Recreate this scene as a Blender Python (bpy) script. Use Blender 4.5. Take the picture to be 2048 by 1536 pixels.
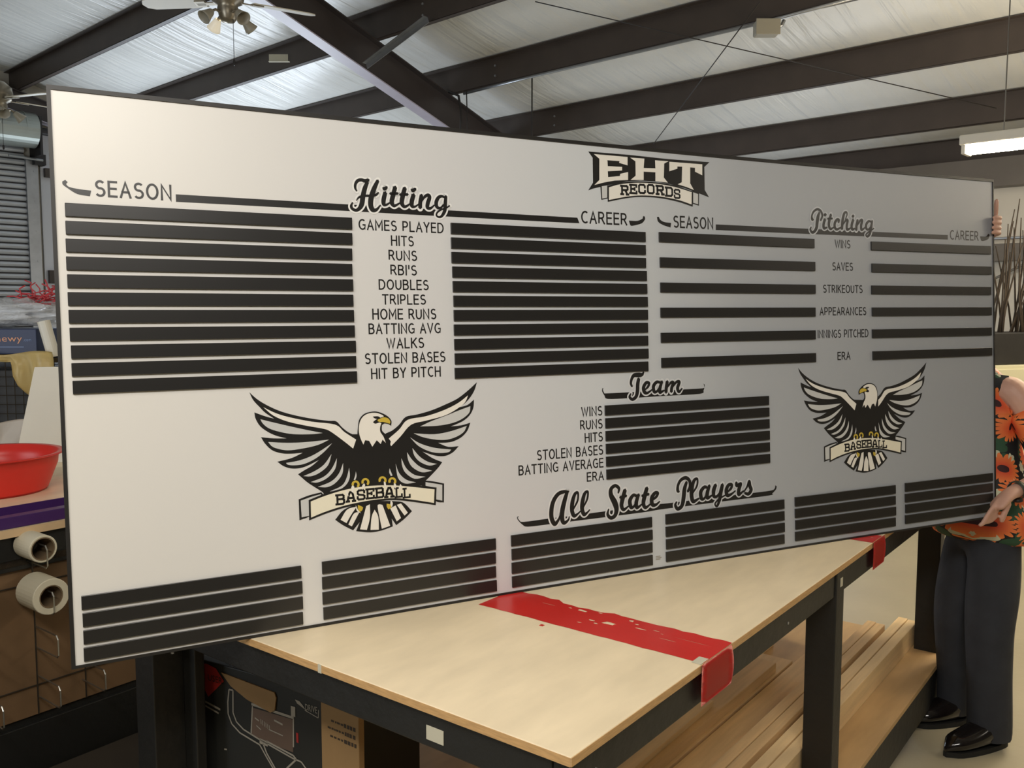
import bpy, bmesh, math, random
from mathutils import Vector, Matrix, noise
from mathutils.geometry import tessellate_polygon
random.seed(7)
for _o in list(bpy.data.objects): bpy.data.objects.remove(_o)
SC = bpy.context.scene
COL = SC.collection
PI = math.pi

# ------------------------------------------------------------------ camera, light, exposure
cam = bpy.data.cameras.new('camera'); camo = bpy.data.objects.new('camera', cam); COL.objects.link(camo)
camo.location = (0, 0, 1.67)
camo.rotation_euler = (PI/2 - math.atan(153/1777.0), 0, 0)
cam.sensor_width = 36.0; cam.lens = 1777.0/2048*36.0; cam.clip_start = 0.05; cam.clip_end = 100
SC.camera = camo
SC.view_settings.view_transform = 'Standard'; SC.view_settings.look = 'None'
SC.view_settings.gamma = 1.0; SC.view_settings.use_curve_mapping = False
SC.view_settings.exposure = 0.0
W = bpy.data.worlds.new('world'); SC.world = W; W.use_nodes = True
W.node_tree.nodes['Background'].inputs[0].default_value = (0.55, 0.62, 0.75, 1)
W.node_tree.nodes['Background'].inputs[1].default_value = 0.35
def area(name, loc, aim, size, size_y, power, color, spread=180):
    l = bpy.data.lights.new(name, 'AREA'); l.shape = 'RECTANGLE'; l.size = size; l.size_y = size_y
    l.energy = power; l.color = color; l.spread = math.radians(spread)
    o = bpy.data.objects.new(name, l); COL.objects.link(o); o.location = loc
    o.rotation_euler = (Vector(aim)-Vector(loc)).to_track_quat('-Z', 'Y').to_euler()
    return o
WARM = (1.0, 0.95, 0.875)
# unseen shop tube rows over and beside the camera; the last two are added fill
area('tube_row_main', (0.1, -0.45, 3.1), (0.1, 1.3, 0.6), 1.8, 0.35, 70, WARM)
area('tube_row_left', (-1.5, 0.1, 3.2), (-0.9, 1.4, 0.6), 1.2, 0.25, 26, WARM)
area('tube_row_aisle', (4.9, 2.4, 2.9), (3.2, 3.2, 0.6), 2.4, 0.5, 14, (1.0, 0.90, 0.76))
area('tube_row_uplight', (3.6, 5.2, 2.62), (3.2, 6.2, 5.0), 2.4, 0.5, 40, (1.0, 0.87, 0.66))  # added upward fill that brightens the right ceiling, no lamp of its own
area('tube_row_far', (5.2, 6.2, 3.1), (4.6, 6.4, 0.0), 2.4, 0.5, 75, (1.0, 0.88, 0.70))  # added fill for the far wall and floor, no tube row seen
# added cool area lamps behind the board for ceiling daylight, no openings seen
area('doorway_daylight', (-4.6, 12.4, 1.5), (-0.8, 7.5, 4.2), 3.2, 2.5, 200, (0.78, 0.88, 1.0))
area('side_door_daylight', (3.0, 9.2, 1.4), (-1.2, 7.6, 4.3), 2.2, 2.2, 32, (0.82, 0.90, 1.0))
# added cool fill for the ceiling and left side, outside the frame
area('bay_door_daylight', (-5.8, 0.3, 1.9), (-4.2, 8.0, 3.2), 3.2, 2.6, 130, (0.90, 0.95, 1.0))

# ------------------------------------------------------------------ materials
def s2l(c): return tuple((v/12.92 if v <= 0.04045 else ((v+0.055)/1.055)**2.4) for v in c)
def rgb(r, g, b): return s2l((r/255, g/255, b/255)) + (1,)
def mat(name, col, rough=0.6, metal=0.0, spec=0.5, var=0.0, vscale=6.0, stretch=(1, 1, 1), bump=0.0, bscale=40.0, coat=0.0, emit=None, trans=0.0, sheen=0.0):
    m = bpy.data.materials.new(name); m.use_nodes = True; nt = m.node_tree; b = nt.nodes['Principled BSDF']
    b.inputs['Base Color'].default_value = col; b.inputs['Roughness'].default_value = rough
    b.inputs['Metallic'].default_value = metal; b.inputs['Specular IOR Level'].default_value = spec
    b.inputs['Coat Weight'].default_value = coat; b.inputs['Transmission Weight'].default_value = trans
    b.inputs['Sheen Weight'].default_value = sheen
    if emit: b.inputs['Emission Color'].default_value = emit[0]; b.inputs['Emission Strength'].default_value = emit[1]
    if var or bump:
        tc = nt.nodes.new('ShaderNodeTexCoord'); mp = nt.nodes.new('ShaderNodeMapping')
        mp.inputs['Scale'].default_value = stretch; nt.links.new(tc.outputs['Object'], mp.inputs[0])
    if var:
        n = nt.nodes.new('ShaderNodeTexNoise'); n.inputs['Scale'].default_value = vscale; n.inputs['Detail'].default_value = 5
        nt.links.new(mp.outputs[0], n.inputs['Vector'])
        r = nt.nodes.new('ShaderNodeMapRange'); r.inputs[3].default_value = 1-var; r.inputs[4].default_value = 1+var
        r.inputs[1].default_value = 0.3; r.inputs[2].default_value = 0.7
        nt.links.new(n.outputs['Fac'], r.inputs[0])
        mx = nt.nodes.new('ShaderNodeVectorMath'); mx.operation = 'MULTIPLY'; mx.inputs[0].default_value = col[:3]
        nt.links.new(r.outputs[0], mx.inputs[1]); nt.links.new(mx.outputs[0], b.inputs['Base Color'])
    if bump:
        n2 = nt.nodes.new('ShaderNodeTexNoise'); n2.inputs['Scale'].default_value = bscale; n2.inputs['Detail'].default_value = 4
        nt.links.new(mp.outputs[0], n2.inputs['Vector'])
        bp = nt.nodes.new('ShaderNodeBump'); bp.inputs['Strength'].default_value = bump; bp.inputs['Distance'].default_value = 0.02
        nt.links.new(n2.outputs['Fac'], bp.inputs['Height']); nt.links.new(bp.outputs[0], b.inputs['Normal'])
    return m
M = {}
M['concrete'] = mat('concrete', rgb(176, 166, 140), 0.45, var=0.10, vscale=1.3, bump=0.08, bscale=25)
M['insul'] = mat('insulation_vinyl', rgb(222, 222, 216), 0.38, var=0.03, vscale=3, stretch=(0.25, 2.0, 1), bump=0.5, bscale=3.0)
M['primer'] = mat('red_oxide_primer', rgb(68, 59, 53), 0.5, var=0.12, vscale=4, spec=0.5)
M['rafter'] = mat('rafter_primer', rgb(62, 55, 53), 0.45, var=0.08, vscale=4)
M['galv'] = mat('galvanised_steel', rgb(165, 168, 172), 0.35, metal=0.75, var=0.08, vscale=9)
M['slat'] = mat('door_slat_steel', rgb(200, 203, 208), 0.4, metal=0.1, var=0.05, vscale=5)
M['drumm'] = mat('drum_steel', rgb(160, 166, 160), 0.35, metal=0.5, var=0.06, vscale=5)
M['darkmetal'] = mat('dark_metal', rgb(50, 48, 48), 0.5, metal=0.4)
M['ply'] = mat('tabletop_laminate', rgb(238, 220, 186), 0.42, var=0.07, vscale=5, stretch=(1, 3, 1), bump=0.03, bscale=60)
M['plyedge'] = mat('plywood_edge', rgb(196, 156, 104), 0.7, var=0.15, vscale=30, stretch=(1, 1, 8))
M['blackpaint'] = mat('black_paint', rgb(25, 25, 23), 0.5, var=0.12, vscale=5, bump=0.1, bscale=30)
M['redtape'] = mat('red_tape', rgb(205, 42, 36), 0.32, var=0.06, vscale=8)
M['lumber'] = mat('pine_lumber', rgb(222, 188, 138), 0.65, var=0.14, vscale=3, stretch=(1, 14, 14), bump=0.1, bscale=30)
M['lumber2'] = mat('pine_lumber_pale', rgb(234, 204, 154), 0.65, var=0.12, vscale=3, stretch=(1, 12, 12), bump=0.1, bscale=30)
M['shelfply'] = mat('shelf_plywood', rgb(194, 160, 112), 0.6, var=0.14, vscale=3, stretch=(1, 5, 1))
M['vblack'] = mat('black_vinyl', rgb(36, 35, 34), 0.30, spec=0.6)
M['frame'] = mat('black_trim', rgb(34, 32, 30), 0.45)
M['vwhite'] = mat('white_vinyl', rgb(240, 236, 226), 0.33)
M['vcream'] = mat('cream_vinyl', rgb(240, 234, 212), 0.33)
M['vgray'] = mat('silver_vinyl', rgb(205, 206, 204), 0.33)
M['vgold'] = mat('gold_vinyl', rgb(206, 180, 72), 0.35)
M['skin'] = mat('skin', rgb(200, 156, 136), 0.5, var=0.05, vscale=20)
M['hair'] = mat('brown_hair', rgb(82, 58, 40), 0.5, var=0.2, vscale=30, stretch=(1, 1, 0.2))
M['denim'] = mat('dark_denim', rgb(44, 46, 52), 0.85, var=0.15, vscale=14, bump=0.3, bscale=10)
M['leather'] = mat('black_leather', rgb(24, 20, 19), 0.16, coat=0.4)
M['rubber'] = mat('black_rubber', rgb(26, 26, 24), 0.7)
M['watch'] = mat('olive_band', rgb(44, 52, 40), 0.5)
M['redplastic'] = mat('red_plastic', rgb(222, 50, 40), 0.35)
M['purple'] = mat('purple_plastic', rgb(66, 34, 96), 0.35)
M['woodlight'] = mat('light_wood', rgb(210, 180, 140), 0.6, var=0.1, vscale=4, stretch=(1, 6, 1))
M['brownply'] = mat('brown_plywood', rgb(112, 86, 58), 0.6, var=0.15, vscale=2.5, stretch=(1, 5, 1))
M['tapewhite'] = mat('masking_paper_roll', rgb(214, 206, 182), 0.55)
M['tapecore'] = mat('roll_core', rgb(120, 100, 74), 0.8)
M['wire'] = mat('chrome_wire', rgb(170, 168, 160), 0.25, metal=0.9)
M['darkwire'] = mat('dark_wire', rgb(60, 54, 46), 0.45, metal=0.4)
M['yellowcloth'] = mat('yellow_satin', rgb(242, 218, 152), 0.34, bump=0.3, bscale=8, sheen=0.3)
M['bluebox'] = mat('blue_carton', rgb(38, 50, 84), 0.5)
M['orangeprint'] = mat('orange_print', rgb(214, 150, 110), 0.5)
M['printlight'] = mat('pale_blue_print', rgb(120, 140, 180), 0.5)
M['coroplast'] = mat('white_corrugated_sheet', rgb(226, 222, 208), 0.4, var=0.03, vscale=5)
M['whitecloth'] = mat('white_cloth', rgb(224, 216, 206), 0.6, bump=0.3, bscale=9)
M['ribbon'] = mat('red_ribbon', rgb(196, 60, 66), 0.45)
M['twig'] = mat('dark_twig', rgb(70, 58, 44), 0.7)
M['blackpot'] = mat('black_planter', rgb(40, 38, 36), 0.6, var=0.15, vscale=10)
M['cabinet'] = mat('cream_steel_cabinet', rgb(218, 212, 178), 0.4)
M['carton'] = mat('kraft_cardboard', rgb(140, 110, 70), 0.8, var=0.06, vscale=8)
M['cartonblack'] = mat('black_printed_carton', rgb(28, 29, 26), 0.6)
M['print_red'] = mat('red_print', rgb(160, 36, 32), 0.55)
M['print_grey'] = mat('grey_print', rgb(150, 144, 132), 0.55)
M['print_brown'] = mat('brown_print', rgb(96, 78, 66), 0.55)
M['print_dark'] = mat('dark_print', rgb(50, 38, 26), 0.7)
M['paper'] = mat('paper', rgb(196, 191, 170), 0.7)
M['blade'] = mat('fan_blade_white', rgb(214, 208, 190), 0.4)
M['nickel'] = mat('brushed_nickel', rgb(150, 142, 126), 0.35, metal=0.7)
M['glassshade'] = mat('frosted_glass_shade', rgb(236, 230, 214), 0.3, emit=((1, 0.88, 0.66, 1), 0.35))
M['offshade'] = mat('frosted_glass_off', rgb(170, 165, 150), 0.3)
M['tube'] = mat('lit_tube', (1, 1, 1, 1), 0.4, emit=((1.0, 0.86, 0.62, 1), 60.0))
M['fixture'] = mat('white_fixture', rgb(230, 226, 212), 0.35)
M['cable'] = mat('black_cable', rgb(44, 40, 38), 0.6)
M['steelcable'] = mat('steel_cable', rgb(120, 116, 108), 0.4, metal=0.6)
M['jbox'] = mat('grey_box', rgb(150, 145, 130), 0.5)
M['girtgrey'] = mat('girt_grey', rgb(110, 104, 98), 0.5, var=0.08, vscale=3)
M['rafterflange'] = mat('rafter_flange', rgb(186, 180, 196), 0.4, var=0.06, vscale=5)  # pale lavender puts the daylight on the flange into its colour
M['galvwall'] = mat('wall_panel_steel', rgb(200, 202, 208), 0.32, metal=0.1, var=0.05, vscale=3, stretch=(1, 1, .2))
M['matbrown'] = mat('brown_mat', rgb(56, 48, 38), 0.8, var=0.2, vscale=3)  # dark brown for the sheet that stands in for floor shade
m = mat('clear_bubble_film', rgb(232, 234, 236), 0.12, spec=0.8, bump=0.5, bscale=60)
m.node_tree.nodes['Principled BSDF'].inputs['Alpha'].default_value = 0.55
M['film'] = m

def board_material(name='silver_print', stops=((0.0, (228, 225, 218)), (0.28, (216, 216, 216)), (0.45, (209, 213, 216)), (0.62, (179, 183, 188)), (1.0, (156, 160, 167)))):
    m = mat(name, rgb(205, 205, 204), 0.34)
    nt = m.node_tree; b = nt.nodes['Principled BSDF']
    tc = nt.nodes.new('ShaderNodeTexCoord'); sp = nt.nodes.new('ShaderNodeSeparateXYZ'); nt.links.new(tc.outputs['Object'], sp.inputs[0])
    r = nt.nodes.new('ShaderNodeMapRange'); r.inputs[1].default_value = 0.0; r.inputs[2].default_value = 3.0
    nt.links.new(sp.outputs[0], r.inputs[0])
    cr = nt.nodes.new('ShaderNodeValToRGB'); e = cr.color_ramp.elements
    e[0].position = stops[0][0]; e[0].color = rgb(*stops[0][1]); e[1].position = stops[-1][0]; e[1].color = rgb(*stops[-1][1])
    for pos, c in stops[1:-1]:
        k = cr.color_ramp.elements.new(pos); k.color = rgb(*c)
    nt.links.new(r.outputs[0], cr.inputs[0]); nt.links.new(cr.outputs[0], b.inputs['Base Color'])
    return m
M['board'] = board_material()  # printed gradient, made stronger to carry light falloff towards the right
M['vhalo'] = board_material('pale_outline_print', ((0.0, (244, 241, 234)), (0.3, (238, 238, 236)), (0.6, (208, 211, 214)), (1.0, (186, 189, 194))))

def floral_material():
    m = bpy.data.materials.new('floral_fabric'); m.use_nodes = True; nt = m.node_tree; b = nt.nodes['Principled BSDF']
    b.inputs['Roughness'].default_value = 0.7
    N = nt.nodes.new; Lk = nt.links.new
    def math_(op, a, c=None):
        n = N('ShaderNodeMath'); n.operation = op
        for i, v in enumerate((a, c)):
            if v is None: continue
            if isinstance(v, (int, float)): n.inputs[i].default_value = v
            else: Lk(v, n.inputs[i])
        return n.outputs[0]
    tc = N('ShaderNodeTexCoord'); sp = N('ShaderNodeSeparateXYZ'); Lk(tc.outputs['Object'], sp.inputs[0])
    cb = N('ShaderNodeCombineXYZ'); Lk(math_('ADD', sp.outputs[0], sp.outputs[1]), cb.inputs[0]); Lk(sp.outputs[2], cb.inputs[1])
    def flower(scale, off, petals, size, rnd):
        mp = N('ShaderNodeMapping'); mp.inputs['Location'].default_value = (off, off*1.7, 0); Lk(cb.outputs[0], mp.inputs[0])
        v = N('ShaderNodeTexVoronoi'); v.voronoi_dimensions = '2D'; v.inputs['Scale'].default_value = scale; v.inputs['Randomness'].default_value = rnd
        Lk(mp.outputs[0], v.inputs['Vector'])
        sub = N('ShaderNodeVectorMath'); sub.operation = 'SUBTRACT'; Lk(mp.outputs[0], sub.inputs[0]); Lk(v.outputs['Position'], sub.inputs[1])
        s = N('ShaderNodeSeparateXYZ'); Lk(sub.outputs[0], s.inputs[0])
        ang = math_('ARCTAN2', s.outputs[1], s.outputs[0])
        rad = math_('MULTIPLY', math_('ABSOLUTE', math_('SINE', math_('MULTIPLY', ang, petals/2.0))), size*0.35)
        lim = math_('ADD', rad, size*0.75)
        return math_('LESS_THAN', v.outputs['Distance'], lim), math_('LESS_THAN', v.outputs['Distance'], size*0.26), v.outputs['Distance']
    def mix(fac, c1, c2):
        n = N('ShaderNodeMix'); n.data_type = 'RGBA'; Lk(fac, n.inputs[0])
        for i, c in ((6, c1), (7, c2)):
            if isinstance(c, tuple): n.inputs[i].default_value = c
            else: Lk(c, n.inputs[i])
        return n.outputs[2]
    g1, g2, gd = flower(11, 0.37, 5, 0.40, 1.0)
    c = mix(g1, rgb(26, 28, 30), rgb(46, 82, 58)); 
    w1, w2, wd = flower(13, 1.9, 6, 0.26, 1.0)
    c = mix(w1, c, rgb(206, 206, 176))
    f1, f2, fd = flower(8.2, 5.33, 18, 0.44, 0.6)
    ringm = N('ShaderNodeMapRange'); Lk(fd, ringm.inputs[0]); ringm.inputs[1].default_value = 0.1; ringm.inputs[2].default_value = 0.45
    orange = mix(ringm.outputs[0], rgb(214, 74, 40), rgb(240, 132, 66))
    c = mix(f1, c, orange); c = mix(f2, c, rgb(58, 22, 24))
    Lk(c, b.inputs['Base Color'])
    return m
M['floral'] = floral_material()

def bay_material():
    """white vinyl-faced insulation: fine wrinkles run up the slope"""
    m = mat('insulation_bay', rgb(218, 218, 214), 0.30, var=0.04, vscale=2.0)
    nt = m.node_tree; b = nt.nodes['Principled BSDF']
    tc = nt.nodes.new('ShaderNodeTexCoord'); mp = nt.nodes.new('ShaderNodeMapping'); mp.inputs['Scale'].default_value = (7.0, 0.55, 0.5)
    nt.links.new(tc.outputs['Object'], mp.inputs[0])
    n = nt.nodes.new('ShaderNodeTexNoise'); n.inputs['Scale'].default_value = 1.0; n.inputs['Detail'].default_value = 4; n.inputs['Distortion'].default_value = 0.6
    nt.links.new(mp.outputs[0], n.inputs['Vector'])
    bp = nt.nodes.new('ShaderNodeBump'); bp.inputs['Strength'].default_value = 0.55; bp.inputs['Distance'].default_value = 0.05
    nt.links.new(n.outputs['Fac'], bp.inputs['Height']); nt.links.new(bp.outputs[0], b.inputs['Normal'])
    return m
M['bay'] = bay_material()

# ------------------------------------------------------------------ helpers
def obj(name, bm, m, parent=None, loc=None, smooth=False, label=None):
    if isinstance(bm, bmesh.types.BMesh):
        me = bpy.data.meshes.new(name)
        bmesh.ops.recalc_face_normals(bm, faces=bm.faces[:]) if bm.faces else None
        bm.to_mesh(me); bm.free()
    else: me = bm
    for p in me.polygons: p.use_smooth = smooth
    if m is not None:
        me.materials.clear(); me.materials.append(M[m] if isinstance(m, str) else m)
    o = bpy.data.objects.new(name, me); COL.objects.link(o)
    if parent is not None: o.parent = parent
    if loc is not None: o.location = loc
    if label: o['label'] = label
    return o
def thing(name, label, cat, loc=(0, 0, 0), group=None, mtx=None):
    o = bpy.data.objects.new(name, None); COL.objects.link(o); o.empty_display_size = 0.1
    if mtx is not None: o.matrix_world = mtx
    else: o.location = loc
    o['label'] = label; o['category'] = cat
    if group: o['group'] = group
    return o
def tag(o, label, cat, group=None):
    o['label'] = label; o['category'] = cat
    if group: o['group'] = group
    return o
def struct(o): o['kind'] = 'structure'; return o
def NB(): return bmesh.new()
def hexa(bm, c):
    v = [bm.verts.new(p) for p in c]
    for f in ((0, 3, 2, 1), (4, 5, 6, 7), (0, 1, 5, 4), (1, 2, 6, 5), (2, 3, 7, 6), (3, 0, 4, 7)): bm.faces.new([v[i] for i in f])
    return v
def box(bm, x0, x1, y0, y1, z0, z1, bev=0.0, mtx=None):
    vs = hexa(bm, [(x0, y0, z0), (x1, y0, z0), (x1, y1, z0), (x0, y1, z0), (x0, y0, z1), (x1, y0, z1), (x1, y1, z1), (x0, y1, z1)])
    if bev:
        es = list({e for v in vs for e in v.link_edges})
        r = bmesh.ops.bevel(bm, geom=es, offset=bev, segments=2, affect='EDGES', profile=0.5)
        vs = [v for v in r['verts']] + [v for v in vs if v.is_valid]
        vs = list({v for v in vs if v.is_valid})
    if mtx is not None: bmesh.ops.transform(bm, matrix=mtx, verts=vs)
    return vs
def frames(pts):
    T = []
    for i in range(len(pts)):
        a = pts[max(i-1, 0)]; b = pts[min(i+1, len(pts)-1)]; T.append((b-a).normalized())
    up = Vector((0, 0, 1)) if abs(T[0].z) < 0.9 else Vector((1, 0, 0))
    nrm = (up - T[0]*up.dot(T[0])).normalized(); out = []
    for t in T:
        nrm = (nrm - t*nrm.dot(t)).normalized(); out.append((t, nrm, t.cross(nrm)))
    return out
def tube(bm, pts, r, n=8, cap=True, squash=1.0):
    pts = [Vector(p) for p in pts]; rs = r if isinstance(r, (list, tuple)) else [r]*len(pts)
    rings = []
    for p, (t, a, b), rr in zip(pts, frames(pts), rs):
        rings.append([bm.verts.new(p + a*math.cos(2*PI*k/n)*rr + b*math.sin(2*PI*k/n)*rr*squash) for k in range(n)])
    for A, B in zip(rings, rings[1:]):
        for k in range(n): bm.faces.new((A[k], A[(k+1) % n], B[(k+1) % n], B[k]))
    if cap and n > 2: bm.faces.new(rings[0][::-1]); bm.faces.new(rings[-1])
    return rings
def lathe(bm, prof, n=24, mtx=None, cap=True):
    rings = [[bm.verts.new((r*math.cos(2*PI*k/n), r*math.sin(2*PI*k/n), z)) for k in range(n)] for r, z in prof]
    for A, B in zip(rings, rings[1:]):
        for k in range(n): bm.faces.new((A[k], A[(k+1) % n], B[(k+1) % n], B[k]))
    if cap: bm.faces.new(rings[0][::-1]); bm.faces.new(rings[-1])
    if mtx is not None: bmesh.ops.transform(bm, matrix=mtx, verts=[v for R in rings for v in R])
def basis(x, y, z, o): 
    m = Matrix((x, y, z)).transposed().to_4x4(); m.translation = o; return m
def catmull(pts, step=4, closed=True, ang=50):
    n = len(pts); P = [Vector(p[:2]) for p in pts]; corner = []
    for i in range(n):
        if not closed and i in (0, n-1): corner.append(True); continue
        a = P[i]-P[i-1]; b = P[(i+1) % n]-P[i]
        corner.append(a.length < 1e-9 or b.length < 1e-9 or a.angle(b) > math.radians(ang))
    out = []
    for i in range(n if closed else n-1):
        p1 = P[i]; p2 = P[(i+1) % n]
        p0 = P[i-1] if not corner[i] else p1*2-p2; p3 = P[(i+2) % n] if not corner[(i+1) % n] else p2*2-p1
        if corner[i] and corner[(i+1) % n]: out.append(p1); continue
        for k in range(step):
            t = k/step
            out.append(0.5*((2*p1)+(p2-p0)*t+(2*p0-5*p1+4*p2-p3)*t*t+(3*p1-p0-3*p2+p3)*t**3))
    if not closed: out.append(P[-1])
    return out
# ------------------------------------------------------------------ building shell (building frame: p along the purlins, q down the roof slope)
AZ = math.radians(-47.2)
E1 = Vector((math.sin(AZ), math.cos(AZ), 0)); E2 = Vector((math.cos(AZ), -math.sin(AZ), 0)); UP = Vector((0, 0, 1))
TS, Z0 = 0.25, 3.92 + 1.67
def roofz(q): return Z0 - TS*q
PMIN, PMAX, QMIN, QMAX = -7.0, 13.1, -6.0, 9.95
def Bp(p, q, z): return E1*p + E2*q + UP*z
def bbox(bm, p0, p1, q0, q1, z0, z1):
    return hexa(bm, [Bp(p0, q0, z0), Bp(p1, q0, z0), Bp(p1, q1, z0), Bp(p0, q1, z0), Bp(p0, q0, z1), Bp(p1, q0, z1), Bp(p1, q1, z1), Bp(p0, q1, z1)])

bm = NB(); bbox(bm, PMIN-.3, PMAX+.3, QMIN-.3, QMAX+.3, -0.12, 0.0)
floor = struct(obj('floor', bm, 'concrete'))
def wall(name, p0, p1, q0, q1, m, h): 
    bm = NB(); bbox(bm, p0, p1, q0, q1, 0, h); return struct(obj(name, bm, m))
M['wallpaint'] = mat('wall_liner', rgb(196, 190, 176), 0.5, var=0.06, vscale=2)
M['wallliner'] = mat('white_wall_liner', rgb(214, 208, 196), 0.35, var=0.05, vscale=3, stretch=(1, 1, 0.15), bump=0.35, bscale=5)
M['walldark'] = mat('back_wall_liner', rgb(150, 142, 130), 0.6, var=0.06, vscale=2)
w_left = wall('wall_left', PMAX, PMAX+.15, QMIN, QMAX+.15, 'wallpaint', 7.6)
w_far = wall('wall_far', PMIN, PMAX, QMAX, QMAX+.15, 'wallliner', roofz(QMAX)+.3)
w_right = wall('wall_right', PMIN-.15, PMIN, QMIN, QMAX+.15, 'walldark', 7.6)
w_back = wall('wall_back', PMIN, PMAX, QMIN-.15, QMIN, 'walldark', 7.6)

# ceiling: vinyl faced insulation draped over the purlins; every bay sags a little between two purlins
PQ = [-5.2, -4.0, -2.8, -1.65, -0.45, 0.75, 1.95, 3.15, 4.336, 5.506, 6.644, 7.809, 8.991, 9.874]
PD = 0.255
ceil_bm = NB(); cols = []
NP = 40
qs = []
for a, b in zip([QMIN-.2]+PQ, PQ+[QMAX+.2]):
    for k in range(6):
        s = k/6; qs.append((a+(b-a)*s, 4*s*(1-s)))
qs.append((QMAX+.2, 0))
random.seed(3)
for q, sag in qs:
    row = []
    for i in range(NP+1):
        p = PMIN-.2+(PMAX-PMIN+.4)*i/NP
        row.append(ceil_bm.verts.new(Bp(p, q, roofz(q)+PD-0.035*sag + 0.012*noise.noise(Vector((p*1.3, q*2.0, 0)))*sag)))
    cols.append(row)
for A, B in zip(cols, cols[1:]):
    for i in range(NP): ceil_bm.faces.new((A[i], A[i+1], B[i+1], B[i]))
rooft = [ceil_bm.verts.new(Bp(p, q, roofz(q)+PD+.25)) for p in (PMIN-.2, PMAX+.2) for q in (QMIN-.2, QMAX+.2)]
ceil_bm.faces.new((rooft[0], rooft[1], rooft[3], rooft[2]))
me = bpy.data.meshes.new('ceiling'); ceil_bm.normal_update(); ceil_bm.to_mesh(me); ceil_bm.free()
# express in building axes so the wrinkles follow the slope
rot = Matrix.Rotation(math.atan2(E1.y, E1.x), 4, 'Z')
me.transform(rot.inverted())
ceiling = struct(obj('ceiling', me, 'bay', smooth=True)); ceiling.matrix_world = rot
def cobj(name, bm, m, label=None, parent=None, smooth=False):
    me = bpy.data.meshes.new(name); bmesh.ops.recalc_face_normals(bm, faces=bm.faces[:]); bm.to_mesh(me); bm.free(); me.transform(rot.inverted())
    return obj(name, me, m, parent or ceiling, smooth=smooth, label=label)
for k, q in enumerate(PQ):
    z = roofz(q); bm = NB()
    bbox(bm, PMIN, PMAX, q-.004, q+.004, z, z+PD)                      # web
    bbox(bm, PMIN, PMAX, q-.004, q+.062, z, z+.005)                    # bottom flange
    bbox(bm, PMIN, PMAX, q+.056, q+.062, z, z+.02)                     # stiffening lip
    bbox(bm, PMIN, PMAX, q-.066, q+.004, z+PD-.005, z+PD)              # top flange
    pu = cobj('purlin', bm, 'primer')
    if 2 < q < 9.5:
        bb = NB()                                                      # lap bolts at the rafter
        for pc in (6.81+.17*(q-4.8)-.75, 6.81+.17*(q-4.8)+.7):
            for dz in (.07, .17):
                tube(bb, [Bp(pc, q-.016, z+dz), Bp(pc, q-.004, z+dz)], .012, 6)
        cobj('bolt', bb, 'galv', parent=pu)
def rafter(pa, qa, pb, qb, d0, d1, name='rafter'):
    bmw = NB(); bmf = NB()
    def seg(bm, o0, o1, h0, h1):
        c = []
        for dz0, dz1 in ((h0, h1),):
            for (p, q) in ((pa, qa), (pb, qb)): pass
        A0, A1 = Bp(pa+o0, qa, roofz(qa)+h0[0]), Bp(pa+o1, qa, roofz(qa)+h0[0])
        B0, B1 = Bp(pb+o0, qb, roofz(qb)+h1[0]), Bp(pb+o1, qb, roofz(qb)+h1[0])
        A2, A3 = Bp(pa+o0, qa, roofz(qa)+h0[1]), Bp(pa+o1, qa, roofz(qa)+h0[1])
        B2, B3 = Bp(pb+o0, qb, roofz(qb)+h1[1]), Bp(pb+o1, qb, roofz(qb)+h1[1])
        hexa(bm, [A0, A1, B1, B0, A2, A3, B3, B2])
    seg(bmw, -.004, .004, (-d0, 0), (-d1, 0))
    seg(bmw, -.075, .075, (-.012, 0), (-.012, 0))
    r = cobj(name, bmw, 'rafter')
    seg(bmf, -.075, .075, (-d0-.012, -d0), (-d1-.012, -d1))
    cobj('bottom_flange', bmf, 'rafterflange', parent=r)
    return r
rafter(6.81-.17*6.8, -2.0, 6.81+.17*5.1, 9.9, .33, .36)
rafter(12.9, -5.5, 12.9, 9.9, .28, .28)

# end wall framing and ribs
def wobj(name, bm, m, parent, label=None, smooth=False): return obj(name, bm, m, parent, smooth=smooth, label=label)
for z0, z1 in ((2.00, 2.18), (3.44, 3.56)):
    bm = NB(); bbox(bm, PMAX-.10, PMAX-.036, 4.7, QMAX, z0, z1); wobj('girt', bm, 'primer', w_left)
for i in range(24):
    q = 4.66+i*.245; bm = NB()
    bbox(bm, PMAX-.035, PMAX+.001, q, q+.21, 0, 4.1 if q < 6 else 3.2); wobj('wall_panel', bm, 'galvwall', w_left)
# eave wall girts, rods
for z0, z1 in ((2.13, 2.30), (1.0, 1.14)):
    bm = NB(); bbox(bm, PMIN, PMAX-.2, QMAX-.16, QMAX-.003, z0, z1); wobj('girt', bm, 'girtgrey', w_far)
bm = NB(); bbox(bm, PMIN, PMAX-.2, QMAX-.2, QMAX-.003, 2.86, 3.14); wobj('eave_strut', bm, 'girtgrey', w_far)
bm = NB(); tube(bm, [Bp(3.3, QMAX-.18, 1.55), Bp(0.6, QMAX-.18, 2.95)], .012, 6); wobj('brace_rod', bm, 'steelcable', w_far)
bm = NB(); tube(bm, [Bp(PMIN, QMAX-.19, 2.36), Bp(9, QMAX-.19, 2.34)], .014, 6); wobj('conduit', bm, 'galv', w_far)

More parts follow.
